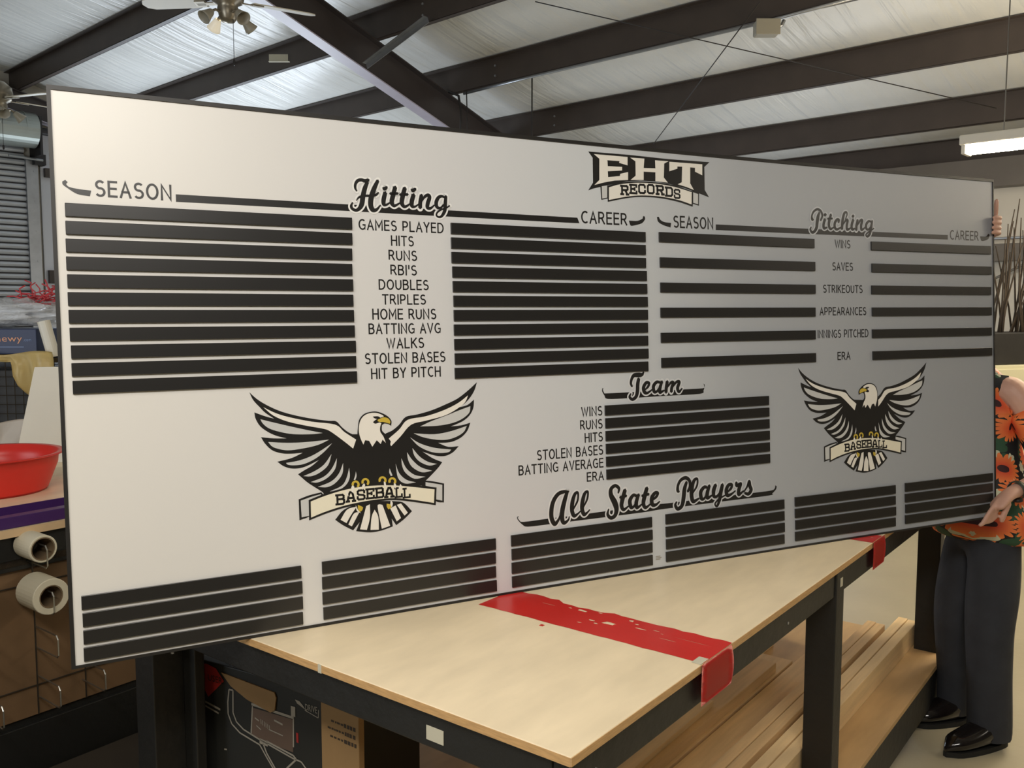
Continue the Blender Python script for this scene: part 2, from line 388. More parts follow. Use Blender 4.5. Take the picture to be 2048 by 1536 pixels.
# roll-up door in the end wall
door = struct(obj('door_1', (lambda b: (bbox(b, PMAX-.02, PMAX+.0, 0.5, 4.46, 0, 3.9), b)[1])(NB()), 'slat'))
ns = 48
sl_me = None
for i in range(ns):
    z = 3.74-i*.080
    if z < 0.02: break
    bm = NB()
    prof = [(0, 0), (.018, .010), (.03, .03), (.018, .052), (0, .062)]
    vs = []
    for q in (0.5, 4.46):
        vs.append([bm.verts.new(Bp(PMAX-.03-a, q, z+b)) for a, b in prof])
    for j in range(4): bm.faces.new((vs[0][j], vs[0][j+1], vs[1][j+1], vs[1][j]))
    bm.faces.new(vs[0]); bm.faces.new(vs[1][::-1])
    wobj('door_slat', bm, 'slat', door, smooth=False)
bm = NB(); bbox(bm, PMAX-.03, PMAX-.021, .5, 4.46, 0, 3.8); wobj('slat_backing', bm, 'darkmetal', door)
bm = NB(); bbox(bm, PMAX-.10, PMAX-.02, 4.46, 4.50, 0, 3.68); bbox(bm, PMAX-.10, PMAX-.09, 4.50, 4.61, 0, 3.68)
for i in range(9): tube(bm, [Bp(PMAX-.105, 4.56, .3+i*.40), Bp(PMAX-.09, 4.56, .3+i*.40)], .014, 6)
wobj('guide_rail', bm, 'galv', door)
bm = NB(); c0, c1 = Bp(PMAX-.28, .35, 4.02), Bp(PMAX-.28, 4.52, 4.00)
tube(bm, [c0, c1], .225, 32)
for k in range(13):
    q = .4+k*.33; tube(bm, [Bp(PMAX-.28, q, 4.01), Bp(PMAX-.28, q+.012, 4.01)], .2275, 32)
wobj('door_drum', bm, 'drumm', door, smooth=False)
bm = NB(); bbox(bm, PMAX-.42, PMAX-.02, 4.54, 4.57, 3.68, 4.18); bbox(bm, PMAX-.2, PMAX-.02, 4.54, 4.68, 3.58, 3.72)
tube(bm, [Bp(PMAX-.28, 4.52, 4.01), Bp(PMAX-.28, 4.72, 4.01)], .05, 12)
wobj('drum_bracket', bm, 'darkmetal', door)
bm = NB(); tube(bm, [Bp(PMAX-.2, 4.22, 3.66), Bp(PMAX-.2, 4.64, 3.64)], .018, 8); wobj('slide_bolt', bm, 'galv', door)
# unseen door frame added behind the board to go with the daylight lamp
dr = NB()
for a in ((4.9, 5.0, 0, 2.6), (8.4, 8.5, 0, 2.6), (4.9, 8.5, 2.6, 2.7)): bbox(dr, PMAX-.06, PMAX+.02, a[0], a[1], a[2], a[3])
struct(obj('door_2', dr, 'darkmetal'))

# ------------------------------------------------------------------ the record board
BL = Vector((-0.92207, 1.80163, 0.9155)); BU = Vector((0.89147452, 0.45307083, 0)); BV = Vector((-0.02608058, 0.05131686, 0.99834182)); BN = BU.cross(BV)
BW, BH, BOW = 2.995, 1.211, 0.03
board = thing('record_board', 'ten foot silver baseball record board with black name strips and eagles, resting on the workbench', 'sign', mtx=basis(BU, BV, BN, BL))
def bend(bm, step=0.1):
    k = step
    while k < BW:
        bmesh.ops.bisect_plane(bm, geom=bm.verts[:]+bm.edges[:]+bm.faces[:], plane_co=(k, 0, 0), plane_no=(1, 0, 0)); k += step
    for v in bm.verts:
        s = min(max(v.co.x/BW, 0), 1); v.co.z -= 4*BOW*s*(1-s)
    return bm
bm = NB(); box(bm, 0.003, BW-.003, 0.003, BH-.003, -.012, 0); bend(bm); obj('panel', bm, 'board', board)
for nm, r in (('edge_trim', (0, BW, BH-.009, BH)), ('edge_trim', (0, BW, 0, .006)), ('edge_trim', (0, .008, .006, BH-.009)), ('edge_trim', (BW-.005, BW, .006, BH-.009))):
    bm = NB(); box(bm, r[0], r[1], r[2], r[3], -.016, .003); bend(bm); obj(nm, bm, 'frame', board)
# name strips: thin black strips standing slightly proud of the panel
def strip(u0, u1, vt, h=.0278):
    bm = NB(); random.seed(int(u0*977+vt*7919))
    j = random.uniform(-.0012, .0012)
    box(bm, u0+j, u1+j*1.5, vt-h, vt, .0003, .0055, bev=.0008); bend(bm, .15); obj('name_strip', bm, 'vblack', board)
for u0, u1 in ((.024, .639), (.900, 1.503)):
    for k in range(11): strip(u0, u1, .9715-.0368*k)
for u0, u1 in ((1.550, 2.148), (2.396, 2.976)):
    for k in range(6): strip(u0, u1, .9735-.0722*k, .0285)
for k in range(6): strip(1.353, 1.951, .4848-.0359*k)
for i, (u0, u1) in enumerate(((.025, .491), (.539, 1.002), (1.049, 1.505), (1.552, 2.005), (2.051, 2.494), (2.540, 2.976))):
    for k in range(4): strip(u0, u1, .1515+.0022*i-.0366*k, .0292)
# flat print
def flat(polys, z, step=4, ang=50, smooth=True, mirror=None):
    bm = NB()
    for ip, p in enumerate(polys):
        zz = z+.00004*ip; q = [(a/1e4, b/1e4) for a, b in p]
        if mirror: q = [(2*mirror[0]-a+mirror[1], b+mirror[2]) for a, b in q]
        pts = catmull(q, step, True, ang) if smooth else [Vector(c) for c in q]
        pts = [Vector((c.x, c.y, 0)) for c in pts]
        vs = [bm.verts.new((c.x, c.y, zz)) for c in pts]
        for t in tessellate_polygon([pts]):
            try: bm.faces.new([vs[i] for i in t])
            except ValueError: pass
    return bm
def shift(polys, du, dv): return [[(a+du, b+dv) for a, b in p] for p in polys]
def fixn(bm):
    bm.normal_update()
    for f in bm.faces:
        if f.normal.z < 0: f.normal_flip()
    return bm
def pobj(name, bm, m, parent, label=None):
    fixn(bm); bend(bm, .05 if len(bm.faces) < 4000 else .1)
    me = bpy.data.meshes.new(name); bm.to_mesh(me); bm.free()
    return obj(name, me, m, parent, label=label)
def ribbons(strokes, z, grow=0.0):
    bm = NB()
    for s in strokes:
        P = [Vector((a/1e4, b/1e4, w/1e4)) for a, b, w in s]
        out = []
        n = len(P)
        for i in range(n-1):
            p0 = P[i-1] if i else P[i]*2-P[i+1]; p3 = P[i+2] if i+2 < n else P[i+1]*2-P[i]
            for k in range(6):
                t = k/6; out.append(0.5*((2*P[i])+(P[i+1]-p0)*t+(2*p0-5*P[i]+4*P[i+1]-p3)*t*t+(3*P[i]-p0-3*P[i+1]+p3)*t**3))
        out.append(P[-1]); L = []; R = []
        for i, p in enumerate(out):
            d = (out[min(i+1, len(out)-1)]-out[max(i-1, 0)]); d = Vector((d.x, d.y)).normalized(); nn = Vector((-d.y, d.x)); w = max(p.z, .001)/2+grow
            L.append(bm.verts.new((p.x+nn.x*w, p.y+nn.y*w, z))); R.append(bm.verts.new((p.x-nn.x*w, p.y-nn.y*w, z)))
        for i in range(len(out)-1):
            try: bm.faces.new((L[i], L[i+1], R[i+1], R[i]))
            except ValueError: pass
        for e in (out[0], out[-1]):                 # round ends
            w = (max(e.z, .001)/2)*(.55 if not grow else .8)+grow
            bm.faces.new([bm.verts.new((e.x+w*math.cos(2*PI*k/10), e.y+w*math.sin(2*PI*k/10), z)) for k in range(10)])
    return bm
GL = {'B': [[(.15, 0), (.15, 1)], [(0, 1), (.75, 1), (.88, .88), (.88, .66), (.72, .54), (.15, .54)], [(.72, .54), (.92, .42), (.92, .12), (.78, 0), (0, 0)]],
 'A': [[(.12, 0), (.28, .72), (.42, 1), (.62, 1), (.74, .72), (.88, 0)], [(.22, .36), (.8, .36)], [(0, 0), (.3, 0)], [(.7, 0), (1, 0)]],
 'S': [[(.9, .72), (.9, .88), (.76, 1), (.24, 1), (.1, .88), (.1, .66), (.24, .54), (.78, .46), (.92, .34), (.92, .12), (.78, 0), (.22, 0), (.08, .12), (.08, .3)]],
 'E': [[(.15, 0), (.15, 1)], [(0, 1), (.9, 1), (.9, .78)], [(.15, .52), (.65, .52)], [(.65, .64), (.65, .4)], [(0, 0), (.92, 0), (.92, .24)]],
 'L': [[(.2, 0), (.2, 1)], [(.02, 1), (.42, 1)], [(.02, 0), (.92, 0), (.92, .28)]],
 'R': [[(.15, 0), (.15, 1)], [(0, 1), (.75, 1), (.88, .88), (.88, .62), (.74, .5), (.15, .5)], [(.55, .5), (.84, 0)], [(0, 0), (.32, 0)], [(.72, 0), (1, 0)]],
 'C': [[(.9, .68), (.9, .86), (.76, 1), (.26, 1), (.1, .84), (.1, .16), (.26, 0), (.76, 0), (.92, .14), (.92, .3)]],
 'O': [[(.26, 1), (.76, 1), (.92, .84), (.92, .16), (.76, 0), (.26, 0), (.1, .16), (.1, .84), (.26, 1)]],
 'D': [[(.15, 0), (.15, 1)], [(0, 1), (.74, 1), (.92, .82), (.92, .18), (.74, 0), (0, 0)]]}
def slab(items, z, wt=.2, du=0, dv=0):
    bm = NB()
    for ch, cx, cy, w, h in items:
        x0, y0, w, h = (cx-w/2+du)/1e4, (cy-h/2+dv)/1e4, w/1e4, h/1e4; t = wt*w/2
        for pl in GL[ch]:
            q = [Vector((x0+a*w, y0+b*h*.9+.05*h)) for a, b in pl]
            for a, b in zip(q, q[1:]):
                d = (b-a).normalized(); n = Vector((-d.y, d.x))*t; a2 = a-d*t*.8; b2 = b+d*t*.8
                bm.faces.new([bm.verts.new((v.x, v.y, z)) for v in (a2+n, b2+n, b2-n, a2-n)])
    return bm
def text_mesh(s):
    c = bpy.data.curves.new('t', 'FONT'); c.body = s; c.fill_mode = 'FRONT'; c.resolution_u = 3;  c.space_character = 1.04
    o = bpy.data.objects.new('t', c); COL.objects.link(o)
    dg = bpy.context.evaluated_depsgraph_get(); me = bpy.data.meshes.new_from_object(o.evaluated_get(dg))
    bpy.data.objects.remove(o); bpy.data.curves.remove(c)
    bm = NB(); bm.from_mesh(me); bpy.data.meshes.remove(me); return bm
def fit_text(s, x0, x1, y0, y1, z, grow=0.0):
    bm = text_mesh(s); xs = [v.co.x for v in bm.verts]; ys = [v.co.y for v in bm.verts]
    ax, bx, ay, by = min(xs), max(xs), min(ys), max(ys)
    for v in bm.verts: v.co = Vector((x0+(v.co.x-ax)/(bx-ax)*(x1-x0), y0+(v.co.y-ay)/(by-ay)*(y1-y0), z))
    return bm
def _arc(cx, cy, rx, ry, a0, a1, n=9):
    return [(cx+rx*math.cos(math.radians(a0+(a1-a0)*i/n)), cy+ry*math.sin(math.radians(a0+(a1-a0)*i/n))) for i in range(n+1)]
SF = {'A': (.62, [[(0, 0), (.5, 1), (1, 0)], [(.18, .34), (.82, .34)]]),
 'B': (.56, [[(0, 0), (0, 1)], [(0, 1), (.5, 1)]+_arc(.5, .77, .42, .23, 90, -90)+[(0, .54)], [(.5, .54)]+_arc(.52, .27, .48, .27, 90, -90)+[(0, 0)]]),
 'C': (.58, [_arc(.62, .5, .62, .5, 52, 308, 16)]),
 'D': (.62, [[(0, 0), (0, 1), (.35, 1)]+_arc(.38, .5, .62, .5, 88, -88, 14)+[(.35, 0), (0, 0)]]),
 'E': (.48, [[(1, 1), (0, 1), (0, 0), (1, 0)], [(0, .53), (.92, .53)]]),
 'G': (.64, [_arc(.56, .5, .56, .5, 50, 318, 16)+[(1, .12), (1, .46), (.58, .46)]]),
 'H': (.60, [[(0, 0), (0, 1)], [(1, 0), (1, 1)], [(0, .53), (1, .53)]]),
 'I': (.02, [[(.5, 0), (.5, 1)]]),
 'K': (.58, [[(0, 0), (0, 1)], [(.95, 1), (.08, .46)], [(.3, .60), (1, 0)]]),
 'L': (.46, [[(0, 1), (0, 0), (1, 0)]]),
 'M': (.72, [[(0, 0), (0, 1), (.5, .30), (1, 1), (1, 0)]]),
 'N': (.60, [[(0, 0), (0, 1), (1, 0), (1, 1)]]),
 'O': (.70, [_arc(.5, .5, .5, .5, 90, 450, 22)]),
 'P': (.52, [[(0, 0), (0, 1), (.5, 1)]+_arc(.5, .72, .5, .28, 90, -90)+[(0, .44)]]),
 'R': (.56, [[(0, 0), (0, 1), (.48, 1)]+_arc(.48, .74, .42, .26, 90, -90)+[(0, .48)], [(.5, .48), (1, 0)]]),
 'S': (.54, [_arc(.52, .755, .46, .245, 35, 262, 12)+_arc(.5, .262, .50, .262, 82, -148, 12)]),
 'T': (.58, [[(0, 1), (1, 1)], [(.5, 1), (.5, 0)]]),
 'U': (.58, [[(0, 1), (0, .36)]+_arc(.5, .36, .5, .36, 180, 360, 12)+[(1, 1)]]),
 'V': (.60, [[(0, 1), (.5, 0), (1, 1)]]),
 'W': (.88, [[(0, 1), (.26, 0), (.5, .95), (.74, 0), (1, 1)]]),
 'Y': (.58, [[(0, 1), (.5, .46), (1, 1)], [(.5, .46), (.5, 0)]]),
 "'": (.02, [[(.5, 1), (.5, .68)]]), ' ': (.20, [])}
def sans(s, x0, x1, y0, y1, z, wt=.135):
    bm = NB(); h = y1-y0; t = wt*h/2; gap = .30
    adv = [SF[c][0] for c in s]; tot = sum(adv)+gap*(len(s)-1)
    kx = (x1-x0-2*t)/tot; t *= max(.70, min(1, kx/(.80*h))); kx = (x1-x0-2*t)/tot; x = x0+t
    for c, a in zip(s, adv):
        w = a*kx
        for pl in SF[c][1]:
            q = [Vector((x+p[0]*w, y0+t+p[1]*(h-2*t))) for p in pl]
            q = [q[0]]+[b for a_, b in zip(q, q[1:]) if (b-a_).length > 1e-6]
            n = len(q); L = []; R = []
            closed = (q[0]-q[-1]).length < 1e-5
            for i in range(n):
                d0 = (q[i]-q[i-1]).normalized() if i else ((q[0]-q[-2]).normalized() if closed else None)
                d1 = (q[i+1]-q[i]).normalized() if i < n-1 else ((q[1]-q[0]).normalized() if closed else None)
                d0 = d0 or d1; d1 = d1 or d0
                n0 = Vector((-d0.y, d0.x)); n1 = Vector((-d1.y, d1.x)); mm = n0+n1
                if mm.length < .3: mm = n0; k = 1
                else: mm.normalize(); k = min(1/max(mm.dot(n0), .3), 2.2)
                e = Vector((0, 0))
                if not closed and i == 0: e = -d1*t
                if not closed and i == n-1: e = d0*t
                if len(pl) > 6: e = e*0
                L.append(q[i]+e+mm*t*k); R.append(q[i]+e-mm*t*k)
            for i in range(n-1):
                bm.faces.new([bm.verts.new((v.x, v.y, z)) for v in (L[i], L[i+1], R[i+1], R[i])])
        x += w+gap*kx
    return bm
ART = {}
ART['eagle'] = {'black':(((3856,5635),(4017,5477),(4229,5329),(4525,5175),(4856,5059),(5277,4951),(5678,4876),(5862,4854),(5996,4708),(6140,4583),(6286,4501),(6389,4451),(6417,3925),(6350,3261),(5916,3215),(5502,3112),(5476,3186),(5279,3334),(5112,3463),(4906,3665),(5065,3750),(5239,3834),(5415,3962),(5125,3844),(4925,3804),(4729,3821),(4564,3891),(4435,3999),(4765,4057),(5036,4162),(4768,4160),(4546,4186),(4328,4272),(4170,4436),(4081,4594),(4366,4547),(4669,4526),(4450,4596),(4261,4692),(4076,4842),(3974,5027),(3952,5171),(4193,5069),(4395,5002),(4195,5152),(4078,5282),(3936,5454)),((9622,5645),(9377,5454),(9068,5252),(8730,5116),(8332,4985),(7941,4901),(7637,4858),(7458,4675),(7265,4539),(7076,4463),(6978,4293),(6965,3882),(7004,3200),(8013,3105),(8048,3177),(8147,3244),(8314,3381),(8483,3534),(8585,3653),(8326,3774),(8056,3961),(8297,3867),(8491,3813),(8689,3807),(8891,3883),(9056,4025),(8763,4031),(8486,4151),(8700,4142),(8900,4159),(9137,4250),(9311,4408),(9402,4609),(9147,4557),(8845,4545),(9014,4596),(9218,4676),(9391,4805),(9499,4985),(9523,5200),(9332,5070),(9094,5021),(9265,5120),(9423,5267),(9547,5446)),((6257,4518),(7169,4457),(7210,3803),(7281,3085),(6089,3083),(6235,3882)),((4899,3074),(5158,3147),(5447,3189),(5502,3112),(5199,2687),(4902,2579)),((8017,3241),(8308,3190),(8618,3104),(8599,2622),(8358,2692),(8013,3105)),((5759,2496),(5988,2717),(6380,2821),(6838,2832),(7302,2785),(7521,2718),(7727,2492),(7508,2315),(7299,2189),(7188,2365),(7210,2169),(6906,2101),(6614,2091),(6268,2162),(6365,2370),(6194,2191),(5946,2345))),'gray':(((4082,5007),(4297,4939),(4707,4816),(5154,4690),(5524,4595),(5264,4584),(4840,4612),(4508,4690),(4264,4789),(4132,4907)),((4240,4472),(4693,4420),(5144,4408),(5678,4427),(5399,4319),(5025,4261),(4687,4245),(4440,4305),(4318,4370)),((4635,3955),(4959,3990),(5305,4099),(5748,4337),(5537,4138),(5301,3985),(5041,3893),(4815,3884),(4676,3910)),((5031,3612),(5291,3702),(5527,3839),(5724,4080),(5628,3816),(5405,3650),(5202,3591)),((5197,3455),(5517,3554),(5712,3723),(5853,3970),(5800,3716),(5603,3518),(5368,3431)),((5365,3325),(5688,3424),(5884,3593),(6002,3843),(5973,3585),(5804,3385),(5596,3298)),((5650,3189),(5948,3299),(6073,3475),(6146,3715),(6153,3483),(6052,3304),(5856,3198)),((6250,3416),(6289,3514),(6310,3614),(6324,3496),(6285,3398)),((8012,4597),(8323,4713),(8721,4827),(9092,4944),(9415,5035),(9376,4867),(9152,4711),(8847,4621),(8450,4585)),((7831,4437),(8378,4377),(8841,4423),(9298,4532),(9209,4384),(9004,4274),(8735,4216),(8439,4236),(8084,4321)),((7732,4345),(7983,4178),(8367,4038),(8843,3954),(8758,3893),(8494,3892),(8234,3957),(7948,4114)),((7787,4072),(7972,3847),(8194,3694),(8436,3620),(8223,3595),(7968,3718),(7829,3888)),((7641,3978),(7777,3773),(7996,3574),(8300,3458),(8024,3442),(7772,3593),(7666,3781)),((7487,3840),(7612,3577),(7829,3393),(8117,3322),(7826,3297),(7592,3459),(7503,3645)),((7333,3719),(7419,3474),(7603,3293),(7855,3204),(7568,3201),(7384,3358)),((7173,3614),(7207,3522),(7242,3430),(7198,3419),(7160,3511)),((4946,3040),(5214,3107),(5445,3146),(5155,2664),(4955,2644)),((8113,3187),(8567,3078),(8555,2673),(8391,2720),(8400,3008),(8110,3096))),'white':(((4159,5278),(4441,5125),(4770,5008),(5274,4880),(5836,4775),(6051,4589),(6342,4381),(6260,4170),(6043,4359),(5728,4610),(5556,4692),(5157,4788),(4711,4914),(4384,5072)),((9356,5316),(9064,5130),(8659,4967),(8165,4843),(7682,4781),(7454,4557),(7159,4339),(7228,4157),(7480,4377),(7774,4656),(8194,4736),(8722,4842),(9128,5035),(9284,5165)),((5891,2481),(6062,2709),(6303,2756),(6146,2554),(6036,2384)),((6079,2344),(6222,2590),(6367,2618),(6167,2290)),((6368,2194),(6544,2745),(6637,2779),(6626,2443),(6540,2159)),((6631,2148),(6672,2467),(6754,2635),(6841,2448),(6845,2129)),((6923,2143),(6833,2685),(6881,2754),(6958,2731),(7142,2192)),((7156,2622),(7299,2681),(7430,2353),(7317,2282)),((7331,2692),(7442,2717),(7614,2468),(7526,2403))),'ribbon_edge':(((5134,3035),(5503,3141),(5946,3227),(6395,3271),(6852,3267),(7317,3224),(7789,3141),(8407,3023),(8371,2578),(7776,2721),(7303,2814),(6838,2832),(6380,2806),(5930,2752),(5487,2656),(5129,2553)),),'ribbon':(((5181,2996),(5531,3095),(5959,3182),(6394,3225),(6850,3220),(7315,3176),(7788,3093),(8350,2982),(8323,2638),(7777,2772),(7305,2862),(6839,2879),(6381,2856),(5931,2801),(5488,2707),(5177,2613)),),'yellow':(((6199,3260),(6190,3315),(6213,3364),(6261,3392),(6318,3390),(6366,3357),(6391,3306),(6385,3251),(6348,3210),(6316,3253),(6335,3283),(6329,3319),(6303,3343),(6270,3341),(6248,3314),(6250,3277)),((6446,3295),(6438,3350),(6461,3400),(6509,3428),(6567,3425),(6616,3393),(6641,3341),(6634,3286),(6597,3245),(6565,3288),(6584,3318),(6578,3355),(6552,3378),(6518,3376),(6496,3349),(6498,3312)),((6883,3298),(6874,3354),(6897,3404),(6946,3433),(7005,3430),(7056,3398),(7081,3345),(7074,3290),(7037,3248),(7003,3292),(7023,3322),(7017,3359),(6990,3383),(6956,3380),(6934,3353),(6936,3316)),((7135,3251),(7126,3308),(7150,3358),(7199,3386),(7259,3384),(7310,3351),(7336,3298),(7329,3242),(7291,3201),(7257,3245),(7277,3275),(7271,3312),(7243,3336),(7209,3334),(7187,3307),(7189,3269)),((6334,2796),(6408,2759),(6462,2725),(6435,2654),(6373,2617),(6331,2709)),((7067,2750),(7160,2725),(7209,2794),(7178,2634),(7109,2603),(7065,2676))),'claw':(((6216,3288),(6259,3241),(6224,3099),(6180,3132),(6178,3234)),((6049,3203),(6090,3112),(6102,3024),(6031,3132)),((6502,3311),(6531,3259),(6458,3149),(6448,3237)),((7007,3303),(7053,3269),(7070,3134),(7014,3214)),((7286,3248),(7325,3184),(7306,3097),(7262,3190)),((7442,3203),(7477,3140),(7405,3043),(7408,3147)),((6274,2803),(6330,2680),(6403,2585),(6299,2654)),((7172,2828),(7223,2748),(7198,2647),(7160,2725))),'slab':(('B',5902,2971,212,241),('A',6161,3012,220,243),('S',6418,3033,205,244),('E',6655,3039,207,246),('B',6894,3036,215,247),('A',7141,3021,230,242),('L',7388,2997,194,244),('L',7598,2964,190,245))}
ART['head'] = {'black':(((6378,4103),(6374,4452),(6397,4682),(6433,4854),(6543,4979),(6696,5029),(6879,5033),(7062,4965),(7198,4869),(7257,4771),(7244,4659),(7177,4707),(7070,4729),(7006,4688),(7008,4556),(7092,4462),(7226,4276),(7156,4044)),),'white':(((6446,4796),(6541,4935),(6695,5000),(6878,4998),(7030,4937),(7060,4900),(6904,4856),(6826,4817),(6779,4776),(6839,4737),(6947,4760),(6993,4733),(6959,4647),(6961,4530),(7037,4407),(7094,4249),(7010,4335),(6961,4230),(6862,4331),(6744,4178),(6667,4330),(6567,4351),(6518,4247),(6448,4418),(6415,4594)),),'yellow':(((6903,4833),(7059,4882),(7182,4840),(7229,4755),(7209,4714),(7055,4765),(6963,4770),(6896,4798)),),'black2':(((6778,4916),(6906,4915),(6973,4876),(6898,4851),(6819,4873)),((6841,4807),(6932,4772),(6855,4756),(6785,4775))),'white2':(((6860,4903),(6906,4900),(6920,4882),(6874,4878)),)}
ART['logo'] = {'black':(((13187,11850),(14520,11863),(15890,11846),(17393,11867),(17199,11713),(17197,11037),(17355,10831),(16978,10928),(16473,11048),(15950,11133),(15435,11174),(14927,11168),(14426,11110),(13810,10969),(13326,10849),(13159,10789),(13319,11009),(13325,11691)),((13556,10944),(13799,10999),(13800,10604),(13577,10552)),((16738,10989),(16984,10928),(16970,10563),(16729,10615))),'white':(((13364,11794),(14481,11799),(14475,11563),(14193,11614),(14206,11662),(13804,11657),(13812,11495),(14288,11509),(14286,11407),(13808,11354),(13816,11192),(14208,11249),(14222,11311),(14488,11380),(14482,11154),(14033,11111),(13691,11039),(13358,10947),(13524,11093),(13540,11677)),((14568,11789),(15056,11797),(15024,11530),(15431,11548),(15424,11777),(15901,11784),(15744,11706),(15721,11307),(15860,11169),(15422,11183),(15428,11434),(15021,11427),(15015,11189),(14564,11160),(14742,11294),(14745,11696)),((15927,11772),(17120,11783),(17112,11461),(16845,11550),(16848,11663),(16674,11662),(16663,11198),(16792,11013),(16527,11083),(16212,11144),(16358,11211),(16382,11663),(16211,11655),(16210,11592),(15920,11498))),'gray':(((13597,10926),(13781,10962),(13772,10623),(13607,10588)),((16769,10944),(16945,10905),(16938,10604),(16762,10638))),'ribbon_edge':(((13786,10954),(14228,11067),(14800,11140),(15434,11153),(16080,11109),(16770,10965),(16741,10524),(16200,10641),(15551,10711),(14915,10707),(14414,10644),(13786,10508)),),'ribbon':(((13833,10910),(14226,11022),(14799,11098),(15433,11111),(16079,11062),(16710,10945),(16697,10586),(16201,10694),(15552,10757),(14916,10748),(14415,10685),(13824,10561)),),'slab':(('R',14358,10864,258,258),('E',14657,10911,245,255),('C',14946,10934,248,256),('O',15250,10946,250,258),('R',15577,10936,268,260),('D',15898,10907,256,261),('S',16179,10864,220,263))}
ART['Hitting'] = {'strokes':(((6558,10359,29),(6521,10434,60),(6530,10532,69),(6588,10613,79),(6677,10640,79),(6772,10622,90),(6869,10654,73)),((6831,10602,87),(6759,10435,113),(6708,10249,123),(6673,10064,123),(6610,9955,94),(6521,9902,72),(6427,9939,72),(6407,10008,64),(6446,10087,29)),((7100,10655,81),(6996,10450,117),(6915,10233,131),(6897,10048,131),(6942,9938,117),(7039,9943,73),(7148,10062,29)),((6536,10134,17),(6604,10215,50),(6723,10257,58),(6961,10278,58),(7052,10312,58),(7106,10365,37)),((7279,10376,106),(7231,10195,115),(7232,10088,97),(7299,10078,59),(7392,10133,37)),((7225,10479,74),(7274,10468,91),(7329,10514,59)),((7542,10528,104),(7482,10324,119),(7438,10150,116),(7489,10066,83),(7558,10085,59),(7652,10140,37)),((7396,10354,65),(7606,10371,65)),((7795,10522,105),(7734,10324,120),(7701,10150,116),(7757,10059,84),(7834,10078,60),(7914,10133,38)),((7655,10345,66),(7872,10364,66)),((8022,10370,109),(7965,10193,117),(7971,10085,99),(8052,10075,54),(8156,10146,33)),((7959,10489,60),(8010,10471,93),(8082,10519,60)),((8230,10375,94),(8193,10192,106),(8184,10043,103)),((8220,10193,30),(8311,10329,68),(8407,10379,84),(8445,10323,101),(8393,10174,107),(8381,10071,95),(8460,10053,67),(8574,10140,34)),((8877,10333,46),(8789,10372,65),(8692,10337,86),(8624,10216,101),(8637,10099,89),(8732,10075,59),(8831,10168,46)),((8894,10385,77),(8873,10215,99),(8851,10022,96),(8774,9886,71),(8693,9845,52),(8622,9878,46),(8640,9953,46),(8747,10032,46),(8877,10075,40),(8992,10148,34)))}
ART['Pitching'] = {'strokes':(((21489,10356,34),(21421,10353,94),(21410,10469,68),(21484,10597,72),(21643,10684,77),(21789,10632,83),(21850,10488,79),(21774,10331,66)),((21729,10586,69),(21668,10451,120),(21625,10259,129),(21602,10111,117),(21522,9991,100),(21413,9943,86),(21337,10028,77),(21377,10117,38)),((21963,10390,104),(21900,10211,107),(21918,10094,97),(22057,10128,45)),((21925,10514,87),(22015,10532,97)),((22224,10549,96),(22151,10354,113),(22128,10190,108),(22196,10082,87),(22337,10139,42)),((22072,10402,63),(22286,10418,63)),((22541,10295,74),(22572,10386,74),(22482,10397,79),(22390,10289,101),(22377,10155,105),(22456,10077,84),(22598,10126,60),(22680,10167,39)),((22846,10412,35),(22920,10564,53),(22901,10646,64),(22799,10604,88),(22724,10377,113),(22688,10093,109)),((22742,10244,35),(22866,10383,74),(22947,10386,92),(22904,10220,103),(22912,10093,92),(23004,10112,67),(23107,10168,39)),((23193,10426,107),(23118,10228,107),(23147,10102,96),(23270,10144,43)),((23144,10522,85),(23220,10540,93)),((23388,10419,98),(23334,10236,107),(23321,10078,107)),((23375,10238,36),(23502,10401,75),(23595,10412,93),(23540,10244,104),(23559,10102,93),(23726,10191,40)),((24001,10383,54),(23875,10393,81),(23769,10283,101),(23767,10162,97),(23850,10120,69),(23956,10199,51)),((24043,10423,76),(23987,10200,109),(23921,9985,100),(23815,9891,69),(23743,9949,50),(23870,10044,51),(24123,10175,40)))}
ART['Team'] = {'strokes':(((14468,5331,55),(14427,5432,81),(14464,5564,92),(14547,5653,114),(14698,5659,133),(14819,5668,102),(14882,5742,33)),((14699,5556,111),(14661,5390,122),(14645,5190,122),(14591,5042,107),(14469,4973,92),(14371,5044,77),(14423,5141,40)),((14910,5229,41),(15014,5309,75),(15057,5408,82),(14956,5429,93),(14861,5298,115),(14888,5163,111),(14989,5133,78),(15155,5219,41)),((15458,5409,68),(15324,5431,94),(15208,5318,112),(15225,5165,105),(15318,5161,75),(15424,5275,57)),((15511,5450,91),(15434,5258,113),(15431,5131,102),(15588,5184,45)),((15698,5443,110),(15656,5249,114),(15644,5113,110)),((15694,5264,42),(15823,5395,80),(15906,5392,99),(15850,5241,107),(15833,5122,103)),((15893,5273,42),(16023,5405,80),(16128,5401,100),(16061,5232,111),(16111,5119,88),(16230,5217,38)))}
